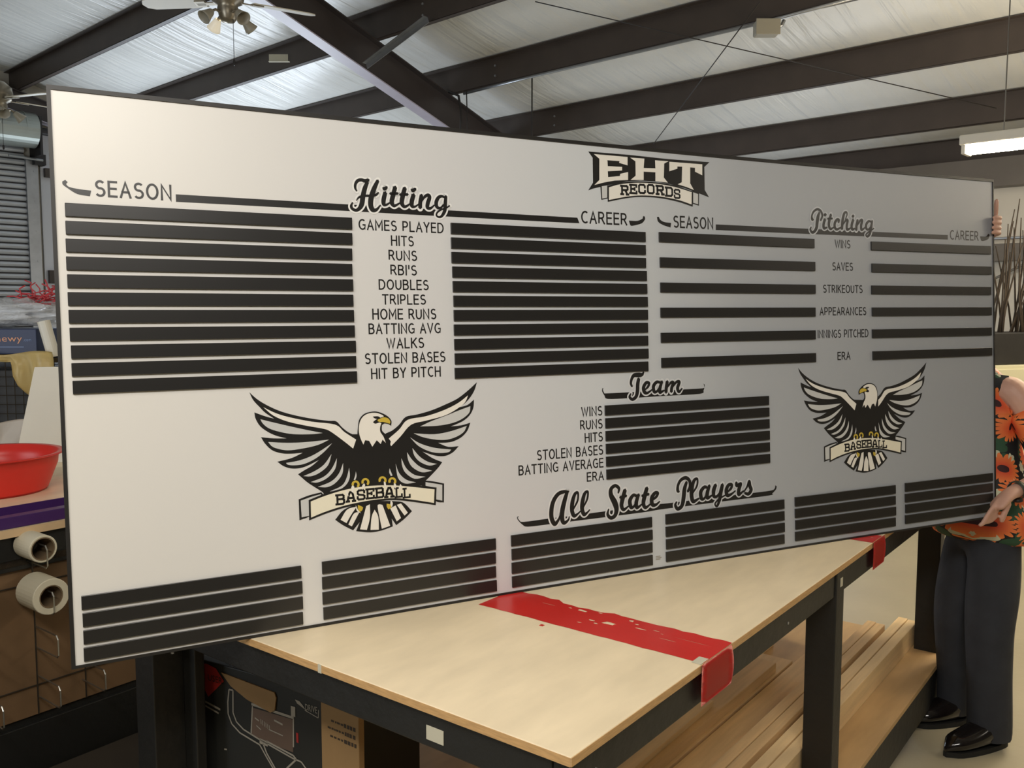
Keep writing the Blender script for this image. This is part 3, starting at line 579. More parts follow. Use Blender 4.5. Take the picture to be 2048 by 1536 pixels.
ART['AllState'] = {'strokes':(((12309,2549,41),(12136,2556,97),(11962,2508,111),(11818,2344,124),(11747,2128,132),(11740,1886,132),(11832,1708,121),(11953,1807,73),(12033,1967,40)),((12255,2554,101),(12161,2310,134),(12082,2037,146),(12072,1813,134),(12134,1702,105),(12266,1772,61),(12301,1863,33)),((12426,2038,49),(12575,2269,61),(12592,2485,66),(12493,2456,98),(12410,2247,127),(12389,2023,127),(12454,1865,110),(12576,1909,57),(12689,1992,33)),((12735,2044,49),(12885,2276,62),(12913,2482,66),(12812,2444,99),(12735,2234,128),(12716,2027,128),(12774,1869,111),(12887,1914,58),(12966,1982,33)),((13918,2348,51),(13945,2481,94),(13820,2570,97),(13681,2487,118),(13676,2313,144),(13796,2089,178),(13848,1890,149),(13786,1722,119),(13648,1679,106),(13548,1786,89),(13586,1936,42)),((14152,2423,124),(14064,2179,141),(14020,1989,128),(14091,1865,98),(14256,1945,43)),((13966,2223,77),(14198,2247,77)),((14544,2210,78),(14427,2241,99),(14306,2096,129),(14337,1917,121),(14419,1909,78),(14540,2034,61)),((14616,2252,100),(14528,2035,130),(14547,1876,104),(14727,1956,43)),((14905,2412,127),(14815,2164,144),(14770,1972,131),(14843,1846,100),(15012,1928,44)),((14721,2193,78),(14972,2224,79)),((15074,2033,48),(15221,2118,88),(15284,2221,88),(15176,2231,106),(15064,2093,136),(15083,1913,127),(15203,1891,88),(15350,1976,40)),((16054,2188,54),(15993,2224,99),(16009,2383,94),(16112,2525,99),(16287,2580,109),(16422,2488,104),(16443,2314,104),(16352,2160,82)),((16322,2456,91),(16242,2261,136),(16198,1983,145),(16131,1767,126),(15980,1692,112),(15896,1811,94),(15953,1906,45)),((16526,2093,55),(16695,2301,69),(16717,2502,73),(16598,2472,109),(16510,2257,141),(16494,2015,141),(16558,1856,123),(16775,1927,50)),((17075,2225,83),(16960,2236,106),(16835,2105,133),(16856,1919,124),(16952,1899,83),(17070,2021,65)),((17166,2279,106),(17079,2061,139),(17085,1907,111),(17275,1981,46)),((17398,2278,126),(17316,2101,144),(17325,1935,116),(17441,1924,84),(17601,2074,61)),((17657,2265,122),(17587,2034,145),(17529,1792,117),(17434,1625,75),(17359,1705,56),(17517,1834,56),(17780,1933,47)),((17834,2011,52),(17981,2112,94),(18010,2223,95),(17878,2214,113),(17796,2066,136),(17832,1918,122),(17964,1926,85),(18151,2023,43)),((18183,2281,95),(18207,2174,109),(18368,2223,95),(18284,2053,138),(18281,1896,114),(18469,1994,43)),((18469,1952,43),(18606,2107,72),(18690,2268,96),(18714,2118,125),(18759,1988,130),(18655,1882,110),(18508,1917,72)))}
ART['ban_team'] = {'black':(((13473,5331),(13506,5329),(13491,5273),(13537,5181),(14324,5177),(15215,5179),(16303,5179),(16993,5185),(17042,5244),(17018,5323),(17056,5296),(17059,5226),(17013,5123),(16880,5025),(15625,5021),(14681,5013),(14280,5012),(13640,5025),(13536,5123),(13462,5249)),)}
ART['ban_state'] = {'black':(((10748,2031),(10710,1999),(10756,1930),(10888,1869),(11644,1874),(12334,1869),(13471,1881),(14892,1890),(15360,1895),(15824,1889),(17311,1895),(18898,1891),(19582,1901),(19722,1963),(19738,2048),(19792,2011),(19763,1917),(19608,1803),(19469,1752),(17645,1745),(16217,1738),(15356,1736),(14768,1716),(13489,1715),(12330,1718),(11661,1718),(11008,1727),(10845,1801),(10724,1924),(10686,2001),(10711,2035)),)}
ART['ban_hit'] = {'black':(((222,10156),(279,10193),(323,10151),(291,10107),(349,10052),(537,10019),(758,10004),(730,9884),(495,9915),(310,10029),(230,10094)),((2433,10033),(5173,10034),(9000,10030),(12786,10024),(12849,9875),(8995,9872),(5167,9877),(2433,9870)),((14481,10020),(14778,10027),(14958,10099),(14975,10170),(15032,10161),(15044,10085),(14919,9962),(14597,9879),(14527,9893)))}
ART['ban_pitch'] = {'black':(((15451,10168),(15523,10172),(15573,10091),(15717,10032),(15953,10018),(15927,9885),(15679,9941),(15498,10028)),((17586,10043),(21277,10054),(27620,10068),(27618,9911),(21274,9891),(17582,9877)),((29242,10076),(29542,10078),(29683,10185),(29747,10143),(29670,9993),(29401,9912),(29294,9931)))}
TEXTS = (('GAMES PLAYED',6575,8811,9445,9699),('HITS',7390,7991,9087,9335),('RUNS',7316,8067,8729,8979),("RBI'S",7352,8050,8369,8617),('DOUBLES',7038,8356,8007,8256),('TRIPLES',7116,8270,7645,7893),('HOME RUNS',6850,8540,7278,7537),('BATTING AVG',6743,8651,6925,7178),('WALKS',7192,8187,6562,6818),('STOLEN BASES',6624,8758,6199,6455),('HIT BY PITCH',6771,8617,5831,6084),('SEASON',825,2350,9888,10230),('CAREER',12907,14426,9883,10219),('SEASON',16028,17493,9888,10233),('CAREER',27723,29168,9917,10246),('WINS',22378,23060,9484,9746),('SAVES',22259,23164,8763,9020),('STRIKEOUTS',21847,23578,8041,8295),('APPEARANCES',21688,23732,7320,7578),('INNINGS PITCHED',21591,23817,6597,6854),('ERA',22431,22997,5876,6134),('WINS',12765,13454,4574,4835),('RUNS',12718,13453,4212,4473),('HITS',12855,13453,3853,4109),('STOLEN BASES',11339,13453,3479,3747),('BATTING AVERAGE',10770,13452,3121,3382),('ERA',12894,13457,2765,3017))

for t, x0, x1, y0, y1 in TEXTS:
    pobj('lettering', sans(t, x0/1e4, x1/1e4, y0/1e4-.0005, y1/1e4+.0005, .0004), 'vblack', board)
for key in ('ban_hit', 'ban_pitch', 'ban_team', 'ban_state'):
    for p in ART[key]['black']: pobj('underline_ribbon', flat([p], .0004), 'vblack', board)
AS = ART['AllState']['strokes']
for st in (ART['Hitting']['strokes'], ART['Pitching']['strokes'], ART['Team']['strokes'], AS[:4], AS[4:12], AS[12:]):
    h = pobj('script_title', ribbons(st, .0012), 'vblack', board); h['kind'] = 'stuff'
    pobj('script_outline', ribbons(st, .0008, .0042), 'vhalo', h)['kind'] = 'stuff'
def emblem(du, dv, mirror_head, label):
    E = ART['eagle']; H = ART['head']
    e = pobj('eagle_emblem', flat(shift(E['black'], du, dv), .0004), 'vblack', board, label)
    for p in shift(E['gray'], du, dv): pobj('feather', flat([p], .0007), 'vgray', e)
    for p in shift(E['white'], du, dv): pobj('white_feather', flat([p], .0007), 'vwhite', e)
    pobj('banner_edge', flat(shift(E['ribbon_edge'], du, dv), .0010), 'vblack', e)
    pobj('banner', flat(shift(E['ribbon'], du, dv), .0013), 'vcream', e)
    [pobj('talon', flat([p], .0013), 'vgold', e) for p in shift(E['yellow'], du, dv)]
    pobj('banner_lettering', slab(E['slab'], .0016, .24, du, dv), 'vblack', e)
    [pobj('claw', flat([p], .0019), 'vwhite', e) for p in shift(E['claw'], du, dv)]
    xs = [a for p in H['black'] for a, b in p]
    mc = .6850
    mr = (mc, du/1e4, dv/1e4) if mirror_head else None
    def hd(k, z): return flat(H[k], z, mirror=mr) if mr else flat(shift(H[k], du, dv), z)
    h = pobj('eagle_head', hd('black', .0010), 'vblack', e)
    pobj('head_feathers', hd('white', .0013), 'vwhite', e)
    pobj('beak', hd('yellow', .0016), 'vgold', e)
    pobj('eye', hd('black2', .0016), 'vblack', e)
emblem(0, 0, False, 'eagle emblem with the head turned to the right')
emblem(16890, 40, True, 'eagle emblem with the head turned to the left')
Lg = ART['logo']
lg = pobj('logo_emblem', flat(Lg['black'], .0004, smooth=False), 'vblack', board, 'black and white letter emblem at the top')
for p in Lg['white']: pobj('logo_letter', flat([p], .0009, smooth=False), 'vwhite', lg)
for p in Lg['gray']: pobj('ribbon_tail', flat([p], .0007, smooth=False), 'vgray', lg)
pobj('banner_edge', flat(Lg['ribbon_edge'], .0007), 'vblack', lg)
pobj('banner', flat(Lg['ribbon'], .0011), 'vwhite', lg)
pobj('banner_lettering', slab(Lg['slab'], .0014, .24), 'vblack', lg)
bm = NB()
for k in range(3):
    box(bm, 1.517, 1.533+.004*(k % 2), .0285+k*.0042, .0310+k*.0042, .0002, .0005)
bend(bm); obj('maker_mark', bm, 'print_grey', board)
# protruding screws along the bottom edge
for s in (.20, .40, .63, 1.02):
    bm = NB(); tube(bm, [(s, .001, -.006), (s, -.006, -.006)], .0035, 8); bend(bm); obj('screw', bm, 'galv', board)
# ------------------------------------------------------------------ workbench (bench frame: a along the long side, b across)
TC = Vector((0.09949, 1.43865, 0)); TL = Vector((0.61231388, 0.79061477, 0)); TB = Vector((-0.79061477, 0.61231388, 0))
TM = basis(TL, TB, UP, TC)
def T(a, b, z): return TC + TL*a + TB*b + UP*z
bench = thing('workbench', 'long black workbench with pale plywood top, red tape stripes and a lower shelf', 'workbench', mtx=TM)
TLEN, TW = 2.86, 1.42
# top with slightly chipped front edge
bm = NB(); top = box(bm, 0, TLEN, 0, TW, .896, .914, bev=.0015)
obj('tabletop', bm, 'ply', bench)
bm = NB(); box(bm, .0005, TLEN-.0005, -.0012, .0, .8965, .9125); box(bm, -.0012, 0, .0005, TW, .8965, .9125); obj('plywood_edge', bm, 'plyedge', bench)
bm = NB(); box(bm, -.0016, .0002, .637, .648, .895, .9135); obj('edge_repair', bm, 'paper', bench)
for nm, r in (('apron', (.012, TLEN-.012, .008, .046)), ('apron', (.012, TLEN-.012, TW-.046, TW-.008))):
    bm = NB(); box(bm, r[0], r[1], r[2], r[3], .822, .896, bev=.003); obj(nm, bm, 'blackpaint', bench)
for a in (.010, TLEN-.048):
    bm = NB(); box(bm, a, a+.038, .046, TW-.046, .822, .896, bev=.003); obj('apron', bm, 'blackpaint', bench)
def leg(a, b, wa=.07, wb=.089, z0=.0, m='blackpaint'):
    bm = NB(); box(bm, a, a+wa, b, b+wb, z0, .896, bev=.003); obj('leg', bm, m, bench)
leg(1.395, .002); leg(2.735, .002); leg(.012, TW-.091, .09, .089); leg(1.395, TW-.091); leg(2.735, TW-.091)
leg(.03, .05, .089, .038)
bm = NB(); box(bm, .10, .13, TW-.145, TW-.09, .0, .896, bev=.003); obj('leg_brace', bm, 'blackpaint', bench)
bm = NB(); box(bm, .05, TLEN+.03, -.028, TW-.05, .212, .230, bev=.001); obj('lower_shelf', bm, 'shelfply', bench)
bm = NB(); box(bm, .05, TLEN+.02, -.024, .014, .07, .212, bev=.003); obj('shelf_rail', bm, 'blackpaint', bench)
bm = NB(); box(bm, TLEN-.02, TLEN+.05, -.034, .07, .215, .262, bev=.003); obj('shelf_block', bm, 'blackpaint', bench)
# red tape stripes with torn edges and worn spots
def tape(a0, a1, b0, b1, seed, holes):
    random.seed(seed); outer = []
    n = 26
    for k in range(n+1): outer.append((a0+random.uniform(-.0015, .0015), b0+(b1-b0)*k/n))
    for k in range(n+1): outer.append((a1+random.uniform(-.007, .002)-(.012 if .25 < (k/n) < .5 else 0), b1+(b0-b1)*k/n))
    loops = [[Vector((x, y, 0)) for x, y in outer]]
    for hx, hy, rx, ry in holes:
        loops.append([Vector((hx+rx*math.cos(2*PI*k/8)*random.uniform(.6, 1.2), hy+ry*math.sin(2*PI*k/8)*random.uniform(.6, 1.2), 0)) for k in range(8)])
    bm = NB(); allv = [v for l in loops for v in l]; vs = [bm.verts.new((v.x, v.y, .9147)) for v in allv]
    for t in tessellate_polygon(loops):
        try: bm.faces.new([vs[i] for i in t])
        except ValueError: pass
    return fixn(bm)
hs = [(.585, .285, .011, .022), (.622, .385, .007, .014), (.632, .25, .006, .008), (.634, .34, .004, .006), (.60, .205, .003, .018), (.578, .33, .004, .010), (.548, .345, .003, .007), (.62, .228, .003, .006), (.566, .31, .003, .008), (.60, .15, .002, .006), (.575, .12, .0015, .03), (.61, .17, .002, .01), (.60, .075, .0012, .045), (.62, .42, .003, .006), (.61, .48, .0012, .03)]
tp = obj('tape_stripe', tape(.500, .652, -.001, .62, 5, hs), 'redtape', bench)
def hang(a0, a1, z0, seed):
    bm = NB(); vs = []
    n = 8
    for i in range(n+1):
        t = i/n; bul = .002+.003*math.sin(PI*t)
        z = .915+(z0-.915)*t
        vs.append([bm.verts.new((a0+(a1-a0)*k/6 + (.008*math.sin(t*3) if k in (0, 6) else 0)*(1 if k else -1), -.002-bul, z)) for k in range(7)])
    for i in range(n):
        for k in range(6): bm.faces.new((vs[i][k], vs[i][k+1], vs[i+1][k+1], vs[i+1][k]))
    r = bmesh.ops.solidify(bm, geom=bm.faces[:], thickness=.0008)
    return obj('tape_tail', bm, 'redtape', bench, smooth=True)
hang(.490, .640, .824, 1)
tp2 = obj('tape_stripe', tape(1.735, 1.85, -.001, .62, 9, [(1.80, .02, .004, .006)]), 'redtape', bench)
hang(1.735, 1.86, .824, 2)
bm = NB(); vs = box(bm, .492, .53, .0, .022, .9146, .9154); obj('tape_scrap', bm, 'paper', bench)
bm = NB(); vs = box(bm, .472, .482, .40, .41, .9142, .9146); obj('tape_scrap', bm, 'redtape', bench)
# pieces of masking tape and screw heads on the aprons
bm = NB(); box(bm, .0082, .0098, .298, .342, .838, .866)
obj('masking_tape', bm, 'paper', bench)
bm = NB(); box(bm, 1.425, 1.445, .0005, .0016, .846, .872); obj('masking_tape', bm, 'paper', bench)
bm = NB()
for a in (.09, .55, 1.02, 1.42): tube(bm, [(a, .006, .852), (a, .0085, .852)], .004, 6)
obj('screw_heads', bm, 'galv', bench)

# ------------------------------------------------------------------ lumber on the lower shelf
def plank(a0, a1, b0, w, z0, h, label, rz=0.0, m='lumber'):
    bm = NB(); L = a1-a0
    box(bm, -L/2, L/2, -w/2, w/2, 0, h, bev=.002)
    o = obj('lumber_board', bm, m, None)
    o.matrix_world = TM @ Matrix.Translation(((a0+a1)/2, b0+w/2, z0)) @ Matrix.Rotation(rz, 4, 'Z')
    tag(o, label, 'lumber', 'pine boards on the lower shelf'); return o
SZ = .2305
plank(.55, 2.83, .100, .038, SZ, .089, 'pine stud on edge, nearest the shelf front', m='lumber2')
plank(.50, 2.84, .143, .038, SZ, .089, 'pine stud on edge, second from the shelf front', m='lumber2')
plank(.75, 2.70, .200, .036, SZ, .089, 'pine stud on edge, third from the shelf front with shorter end')
plank(.80, 2.72, .242, .036, SZ, .086, 'pine stud on edge, fourth from the shelf front')
plank(.42, 2.30, .300, .105, SZ, .038, 'flat pine board lying behind the four upright studs')
plank(.40, 2.20, .415, .140, SZ, .038, 'wide flat pine plank at the bottom of the inner stack')
plank(.62, 2.05, .425, .105, SZ+.0385, .038, 'flat pine board lying on the wide plank')
plank(.30, 1.55, .44, .10, SZ+.077, .020, 'thin shorter pine slat on top of the inner stack', rz=.02, m='lumber2')
plank(.55, 2.4, .57, .09, SZ, .038, 'pine board farthest back on the shelf beside the cartons', m='lumber2')

# ------------------------------------------------------------------ cartons under the bench
def Tbox(a, b, z, ang): return TM @ Matrix.Translation((a, b, z)) @ Matrix.Rotation(ang, 4, 'Z')
cart = thing('product_carton', 'black printed carton with red diamond and tube-frame machine picture under the bench', 'box', mtx=Tbox(.16, 1.335, .231, -PI/2+.14))
# local: x across the front face (to the right), y away from the viewer
CW_, CH_, CD_ = .434, .47, .42
bm = NB(); box(bm, -.03, CW_, 0, CD_, 0, CH_, bev=.003); obj('carton_body', bm, 'cartonblack', cart)
def dec(name, m, polys, z=-.0012, label=None):
    bm = NB()
    for p in polys:
        pts = [Vector((a, b, 0)) for a, b in p]; vs = [bm.verts.new((a, z, b)) for a, b in p]
        for t in tessellate_polygon([pts]):
            try: bm.faces.new([vs[i] for i in t])
            except ValueError: pass
    return obj(name, bm, m, cart, label=label)
def bar(x0, y0, x1, y1, w):
    d = Vector((x1-x0, y1-y0)).normalized(); n = Vector((-d.y, d.x))*w/2
    return [(x0+n.x, y0+n.y), (x1+n.x, y1+n.y), (x1-n.x, y1-n.y), (x0-n.x, y0-n.y)]
dec('red_diamond', 'print_red', [[(-.026, .453), (.02, .462), (.056, .456), (.086, .426), (.023, .368), (.004, .393), (-.029, .412)]])
def tdec(s, x0, x1, y0, y1, m, par, z=-.0018, shear=0):
    bm = fit_text(s, x0, x1, y0, y1, 0)
    for v in bm.verts: v.co = Vector((v.co.x, z, v.co.y))
    return obj('printed_text', bm, m, par)
tdec('USER', .025, .080, .416, .434, 'cartonblack', cart)
dec('dark_letter_marks', 'cartonblack', [bar(-.018, .418, -.018, .432, .006), bar(-.004, .417, .012, .417, .005), bar(-.004, .430, .012, .430, .005)], z=-.0018)
dec('printed_lines', 'print_grey', [bar(-.021, .357, .069, .342, .006), bar(-.014, .344, .062, .330, .005)])
fl = NB(); hexa(fl, [(.176, -.004, .398), (.262, -.012, .376), (.276, -.012, .396), (.115, -.004, .420), (.079, -.003, .450), (.275, -.003, .437), (.276, -.0015, .437), (.079, -.0015, .450)])
flp = NB()
pts = [(.079, .450), (.275, .437), (.281, .425), (.276, .390), (.262, .380), (.176, .396), (.115, .420)]
va = [flp.verts.new((x, -.004-.02*max(0, .45-z), z)) for x, z in pts]; vb = [flp.verts.new((v.co.x, v.co.y+.0035, v.co.z)) for v in va]
flp.faces.new(va); flp.faces.new(vb[::-1])
for i in range(len(va)): flp.faces.new((va[i], va[(i+1) % len(va)], vb[(i+1) % len(va)], vb[i]))
fl.free(); obj('carton_flap', flp, 'carton', cart)
grey = []
def poly_t(pts, w):
    for a, b in zip(pts, pts[1:]): grey.append(bar(a[0], a[1], b[0], b[1], w))
poly_t([(.105, .407), (.099, .37), (.099, .337), (.112, .312), (.142, .294), (.215, .279), (.24, .25), (.262, .226), (.27, .18)], .0045)
poly_t([(.105, .407), (.120, .408), (.118, .345), (.130, .322), (.156, .307), (.212, .294), (.334, .272), (.362, .27), (.385, .250), (.395, .20)], .0045)
poly_t([(.228, .285), (.240, .262), (.269, .228), (.285, .18)], .005); poly_t([(.24, .295), (.335, .280), (.345, .272), (.311, .239), (.29, .18)], .005)
poly_t([(.188, .385), (.34, .382)], .007); poly_t([(.192, .380), (.184, .300)], .004); poly_t([(.338, .385), (.336, .303)], .0045)
poly_t([(.215, .290), (.245, .288)], .014)
dec('tube_frame_print', 'print_grey', grey)
dec('engine_print', 'print_brown', [[(.188, .376), (.34, .377), (.334, .288), (.24, .292), (.182, .301)]], z=-.0008)
dec('engine_highlights', 'print_grey', [bar(.222+.006*k, .352-.002*k, .223+.006*k, .338-.002*k, .0022) for k in range(6)]+[bar(.338, .413, .338, .386, .015), bar(.20, .35, .215, .345, .004), bar(.205, .33, .222, .322, .003), bar(.27, .36, .30, .355, .005), bar(.25, .33, .30, .325, .003)], z=-.0016)
dec('red_tag_print', 'print_red', [[(.346, .345), (.354, .345), (.354, .318), (.347, .319)]])
tdec('DRIVE', .380, .420, .413, .430, 'print_grey', cart)
dec('logo_bar_print', 'print_grey', [[(.345, .433), (.360, .432), (.373, .422), (.380, .414), (.352, .424)], bar(.378, .412, .423, .402, .0022), bar(.423, .402, .425, .424, .0022)])
dec('moon_print', 'print_grey', [bar(.080, .232, .090, .234, .004)])
dec('edge_wear', 'print_grey', [bar(-.0285, .45, -.0285, .30, .0025)])
cart2 = thing('kraft_carton', 'flat brown cardboard carton with dark print lines beside the black carton', 'box', mtx=Tbox(.132, .802, .231, -PI/2+.02))
bm = NB(); box(bm, 0, .128, 0, .018, 0, .56, bev=.002); obj('carton_body', bm, 'carton', cart2)
random.seed(2)
for k, (x0, z) in enumerate(((.036, .472), (.024, .453), (.032, .434))):
    bm = NB(); x = x0
    while x < .118:
        w = random.uniform(.004, .010); hh = .0022 if x < .075 else .0045
        box(bm, x, min(x+w, .12), -.0006, .0, z-hh, z+hh); x += w+random.uniform(.002, .004)
    o = obj('print_line', bm, 'print_dark', cart2); o['kind'] = 'stuff'
# ------------------------------------------------------------------ second bench on the left with hook panel
b2 = thing('packing_bench', 'second bench at the far left with pale top and brown hook panel', 'workbench', mtx=TM)
BB = 2.40
bm = NB(); box(bm, -2.2, 1.3, BB-.02, BB+1.9, .896, .914, bev=.001); obj('tabletop', bm, 'ply', b2)
bm = NB(); box(bm, -2.2, 1.3, BB-.026, BB-.02, .886, .914); obj('front_edging', bm, 'woodlight', b2)
bm = NB(); box(bm, -2.2, 1.3, BB, BB+.04, .76, .896, bev=.003); obj('apron', bm, 'blackpaint', b2)
bm = NB(); box(bm, -2.1, .60, BB+.02, BB+.032, .22, .80); obj('hook_panel', bm, 'brownply', b2)
bm = NB(); box(bm, -2.1, .60, BB+.0, BB+.02, .775, .800); obj('panel_batten', bm, 'woodlight', b2)
for a in (-2.1, .62, 1.2):
    bm = NB(); box(bm, a, a+.07, BB+.05, BB+.12, 0, .896, bev=.003); obj('leg', bm, 'blackpaint', b2)
for a in (-2.1, 1.2):
    bm = NB(); box(bm, a, a+.07, BB+1.75, BB+1.82, 0, .896, bev=.003); obj('leg', bm, 'blackpaint', b2)
for a in (-.20, .182, .353):
    bm = NB(); tube(bm, [(a, BB-.006, .88), (a, BB-.004, .23)], .0030, 6); obj('hook_rail', bm, 'darkwire', b2)
bm = NB(); box(bm, -2.1, 1.25, BB+.02, BB+.5, .0, .19, bev=.003); obj('plinth', bm, 'blackpaint', b2)
bm = NB(); box(bm, -2.1, 1.25, BB+.034, BB+.05, .03, .88); obj('back_board', bm, 'blackpaint', b2)
for z in (.70, .33):
    bm = NB(); tube(bm, [(-1.5, BB+.012, z), (.58, BB+.012, z)], .0025, 6); obj('hook_rail', bm, 'darkwire', b2)
def hook(a, z, L=.16, w=.045):
    bm = NB(); y = BB+.014
    tube(bm, [(a, y, z), (a, y-L, z), (a, y-L-.01, z-.012), (a, y-L-.01, z-w*1.5), (a, y-L, z-w*1.7), (a, y, z-w*1.7)], .0028, 6)
    obj('wire_hook', bm, 'wire', b2)
HK = [(.19, .545), (.19, .365), (.35, .37), (.005, .36), (.0, .585), (.167, .865), (.182, .70)]
HK += [(-.2, .865), (-.2, .56)]
for a, z in HK: hook(a, z)
def roll(ca, z, r, ri, L, name, label, y0):
    t = thing(name, label, 'tape', mtx=TM @ Matrix.Translation((ca, y0, z)) @ Matrix.Rotation(PI/2, 4, 'X'))
    bm = NB(); lathe(bm, [(ri, 0), (r-.002, 0), (r, .002), (r, L-.002), (r-.002, L), (ri, L)], 32, cap=False)
    # bore
    rings = NB()
    lathe(bm, [(ri, 0), (ri, L)], 32, cap=False)
    rings.free()
    bmesh.ops.remove_doubles(bm, verts=bm.verts[:], dist=1e-5)
    obj('roll_body', bm, 'tapewhite', t, smooth=False)
    bm = NB(); lathe(bm, [(ri-.001, .001), (ri-.001, L-.001), (ri-.004, L-.001), (ri-.004, .001), (ri-.001, .001)], 32, cap=False); obj('cardboard_core', bm, 'tapecore', t)
    return t
roll(.167, .852, .047, .040, .12, 'tape_roll', 'thin-walled white roll hanging on the upper hook of the panel', BB-.01)
roll(.182, .684, .062, .040, .13, 'tape_roll', 'thick white roll hanging under the thin-walled roll', BB-.01)
roll(-.08, .80, .055, .040, .12, 'tape_roll', 'white roll cut off by the left edge of the photo', BB-.01)
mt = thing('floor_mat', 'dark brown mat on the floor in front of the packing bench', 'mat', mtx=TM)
bm = NB(); box(bm, -1.6, .75, 1.50, BB+.01, .001, .012, bev=.003); obj('mat_sheet', bm, 'matbrown', mt)  # added dark sheet in place of shade on the bare floor
# purple tray edge and red tub on the bench
pt = thing('purple_tray', 'shallow purple plastic tray lying along the bench front edge', 'tray', mtx=TM)
bm = NB(); box(bm, -1.4, .62, BB-.015, BB+.03, .915, .955, bev=.002); obj('tray_front', bm, 'purple', pt)
bm = NB(); box(bm, -1.4, .62, BB+.03, BB+.16, .915, .920); box(bm, -1.4, .62, BB+.16, BB+.165, .915, .955); obj('tray_floor', bm, 'purple', pt)
tub = thing('red_tub', 'round red plastic tub standing on the left bench', 'tub', (-2.15, 3.62, .9145))
bm = NB(); lathe(bm, [(.0, .004), (.20, .004), (.205, 0), (.245, .11), (.25, .155), (.275, .158), (.277, .152), (.270, .150), (.255, .148), (.25, .11), (.21, .008)], 48, cap=False); bmesh.ops.remove_doubles(bm, verts=bm.verts[:], dist=1e-5)
obj('tub_body', bm, 'redplastic', tub, smooth=True)
bm = NB(); lathe(bm, [(.2462, .118), (.2492, .120), (.2502, .128), (.2482, .13)], 48, cap=False); obj('rim_band', bm, 'redplastic', tub, smooth=True)
# white corrugated sheet standing on the bench, seen as a tapered panel
sh = NB(); F = Vector((-2.29, 4.28, .915))
ca = [(-.17, 0), (.60, 0), (.60, .50), (.02-.05, .50)]
sheet = thing('corrugated_sheet', 'white corrugated plastic sheet leaning upright on the left bench', 'sheet', F)
bm = NB(); d = Vector((.96, .28, 0)); nn = Vector((-.28, .96, 0))
def sp(x, z, t): return d*x + nn*(t+z*.12) + UP*z
hexa(bm, [sp(-.12, 0, 0), sp(.5, 0, 0), sp(.5, 0, .006), sp(-.12, 0, .006), sp(-.025, .465, 0), sp(.5, .465, 0), sp(.5, .465, .006), sp(-.025, .465, .006)])
obj('sheet_panel', bm, 'coroplast', sheet)
bm = NB()
for z in (.12, .23, .34): hexa(bm, [sp(-.10+z*.2, z, -.001), sp(.5, z-.01, -.001), sp(.5, z-.007, -.001), sp(-.10+z*.2, z+.003, -.001), sp(-.10+z*.2, z, 0), sp(.5, z-.01, 0), sp(.5, z-.007, 0), sp(-.10+z*.2, z+.003, 0)])
obj('fold_line', bm, 'coroplast', sheet)
# draped white cloth bag behind it
def cloth(name, label, cat, m, origin, w, h, fx, amp, seed, top=None, bot=None, thick=.004):
    random.seed(seed); bm = NB(); nx, nz = 26, 18; g = []
    for j in range(nz+1):
        t = j/nz; row = []
        for i in range(nx+1):
            s = i/nx
            zt = top(s) if top else h; zb = bot(s) if bot else 0
            z = zb+(zt-zb)*t; x = s*w
            y = amp*math.sin(s*fx*PI+2.2*math.sin(t*2+seed))*(1.15-t)+.5*amp*noise.noise(Vector((s*4, t*3, seed)))
            row.append(bm.verts.new((x, y, z)))
        g.append(row)
    for A, B in zip(g, g[1:]):
        for i in range(nx): bm.faces.new((A[i], A[i+1], B[i+1], B[i]))
    bmesh.ops.solidify(bm, geom=bm.faces[:], thickness=thick)
    o = obj(name, bm, m, None, loc=origin, smooth=True); return tag(o, label, cat)
cloth('cloth_bag', 'crumpled white cloth bag slumped behind the corrugated sheet', 'bag', 'whitecloth', (-2.63, 4.46, .915), .36, .2, 4, .02, 2, top=lambda s: .165+.03*math.sin(s*3)-(0.03 if s < .1 else 0))
# wire crate with yellow cloth, blue carton, clear film, rolls and ribbon
cr = thing('wire_crate', 'dark wire crate stacked behind the left bench under a yellow cloth', 'crate', (-3.35, 5.25, 0))
bm = NB()
x0, x1, y0, y1, z1 = -.35, .50, 0, .75, 1.375
for z in [i*.055+.05 for i in range(25)]:
    for a, b in (((x0, y0, z), (x1, y0, z)), ((x1, y0, z), (x1, y1, z))): tube(bm, [a, b], .0022, 4, cap=False)
for k in range(18): tube(bm, [(x0+(x1-x0)*k/17, y0, .02), (x0+(x1-x0)*k/17, y0, z1)], .0028, 4, cap=False)
for k in range(12): tube(bm, [(x1, y0+(y1-y0)*k/11, .02), (x1, y0+(y1-y0)*k/11, z1)], .0028, 4, cap=False)
o = obj('wire_grid', bm, 'darkwire', cr); o['kind'] = 'stuff'
bm = NB()
for a, b in (((x0, y0), (x1, y0)), ((x1, y0), (x1, y1)), ((x0, y1), (x1, y1)), ((x0, y0), (x0, y1))):
    tube(bm, [(a[0], a[1], z1), (b[0], b[1], z1)], .006, 6); tube(bm, [(a[0], a[1], .02), (b[0], b[1], .02)], .006, 6)
for a, b in ((x0, y0), (x1, y0), (x1, y1), (x0, y1)): tube(bm, [(a, b, 0), (a, b, z1)], .006, 6)
obj('crate_frame', bm, 'darkwire', cr)
bm = NB(); box(bm, x0+.02, x1-.02, y0+.06, y1-.02, .70, 1.30, bev=.01); obj('dark_lining', bm, 'blackpot', cr)
bm = NB(); box(bm, x0, x1, y0, y1, z1+.006, z1+.016); obj('crate_lid', bm, 'darkwire', cr)
cloth('yellow_cloth', 'shiny yellow satin cloth draped over the front of the wire crate', 'cloth', 'yellowcloth', (-3.32, 5.21, 1.06), .62, .36, 9, .034, 4, top=lambda s: .345+.012*math.sin(9*s), bot=lambda s: .300+.012*math.sin(s*20) if s < .60 else .30-.24*math.sin(min(1, (s-.60)/.22)*PI/2))
bb = thing('blue_carton', 'blue shipping carton with orange shop lettering on the wire crate', 'box', (-3.30, 5.26, 1.394))
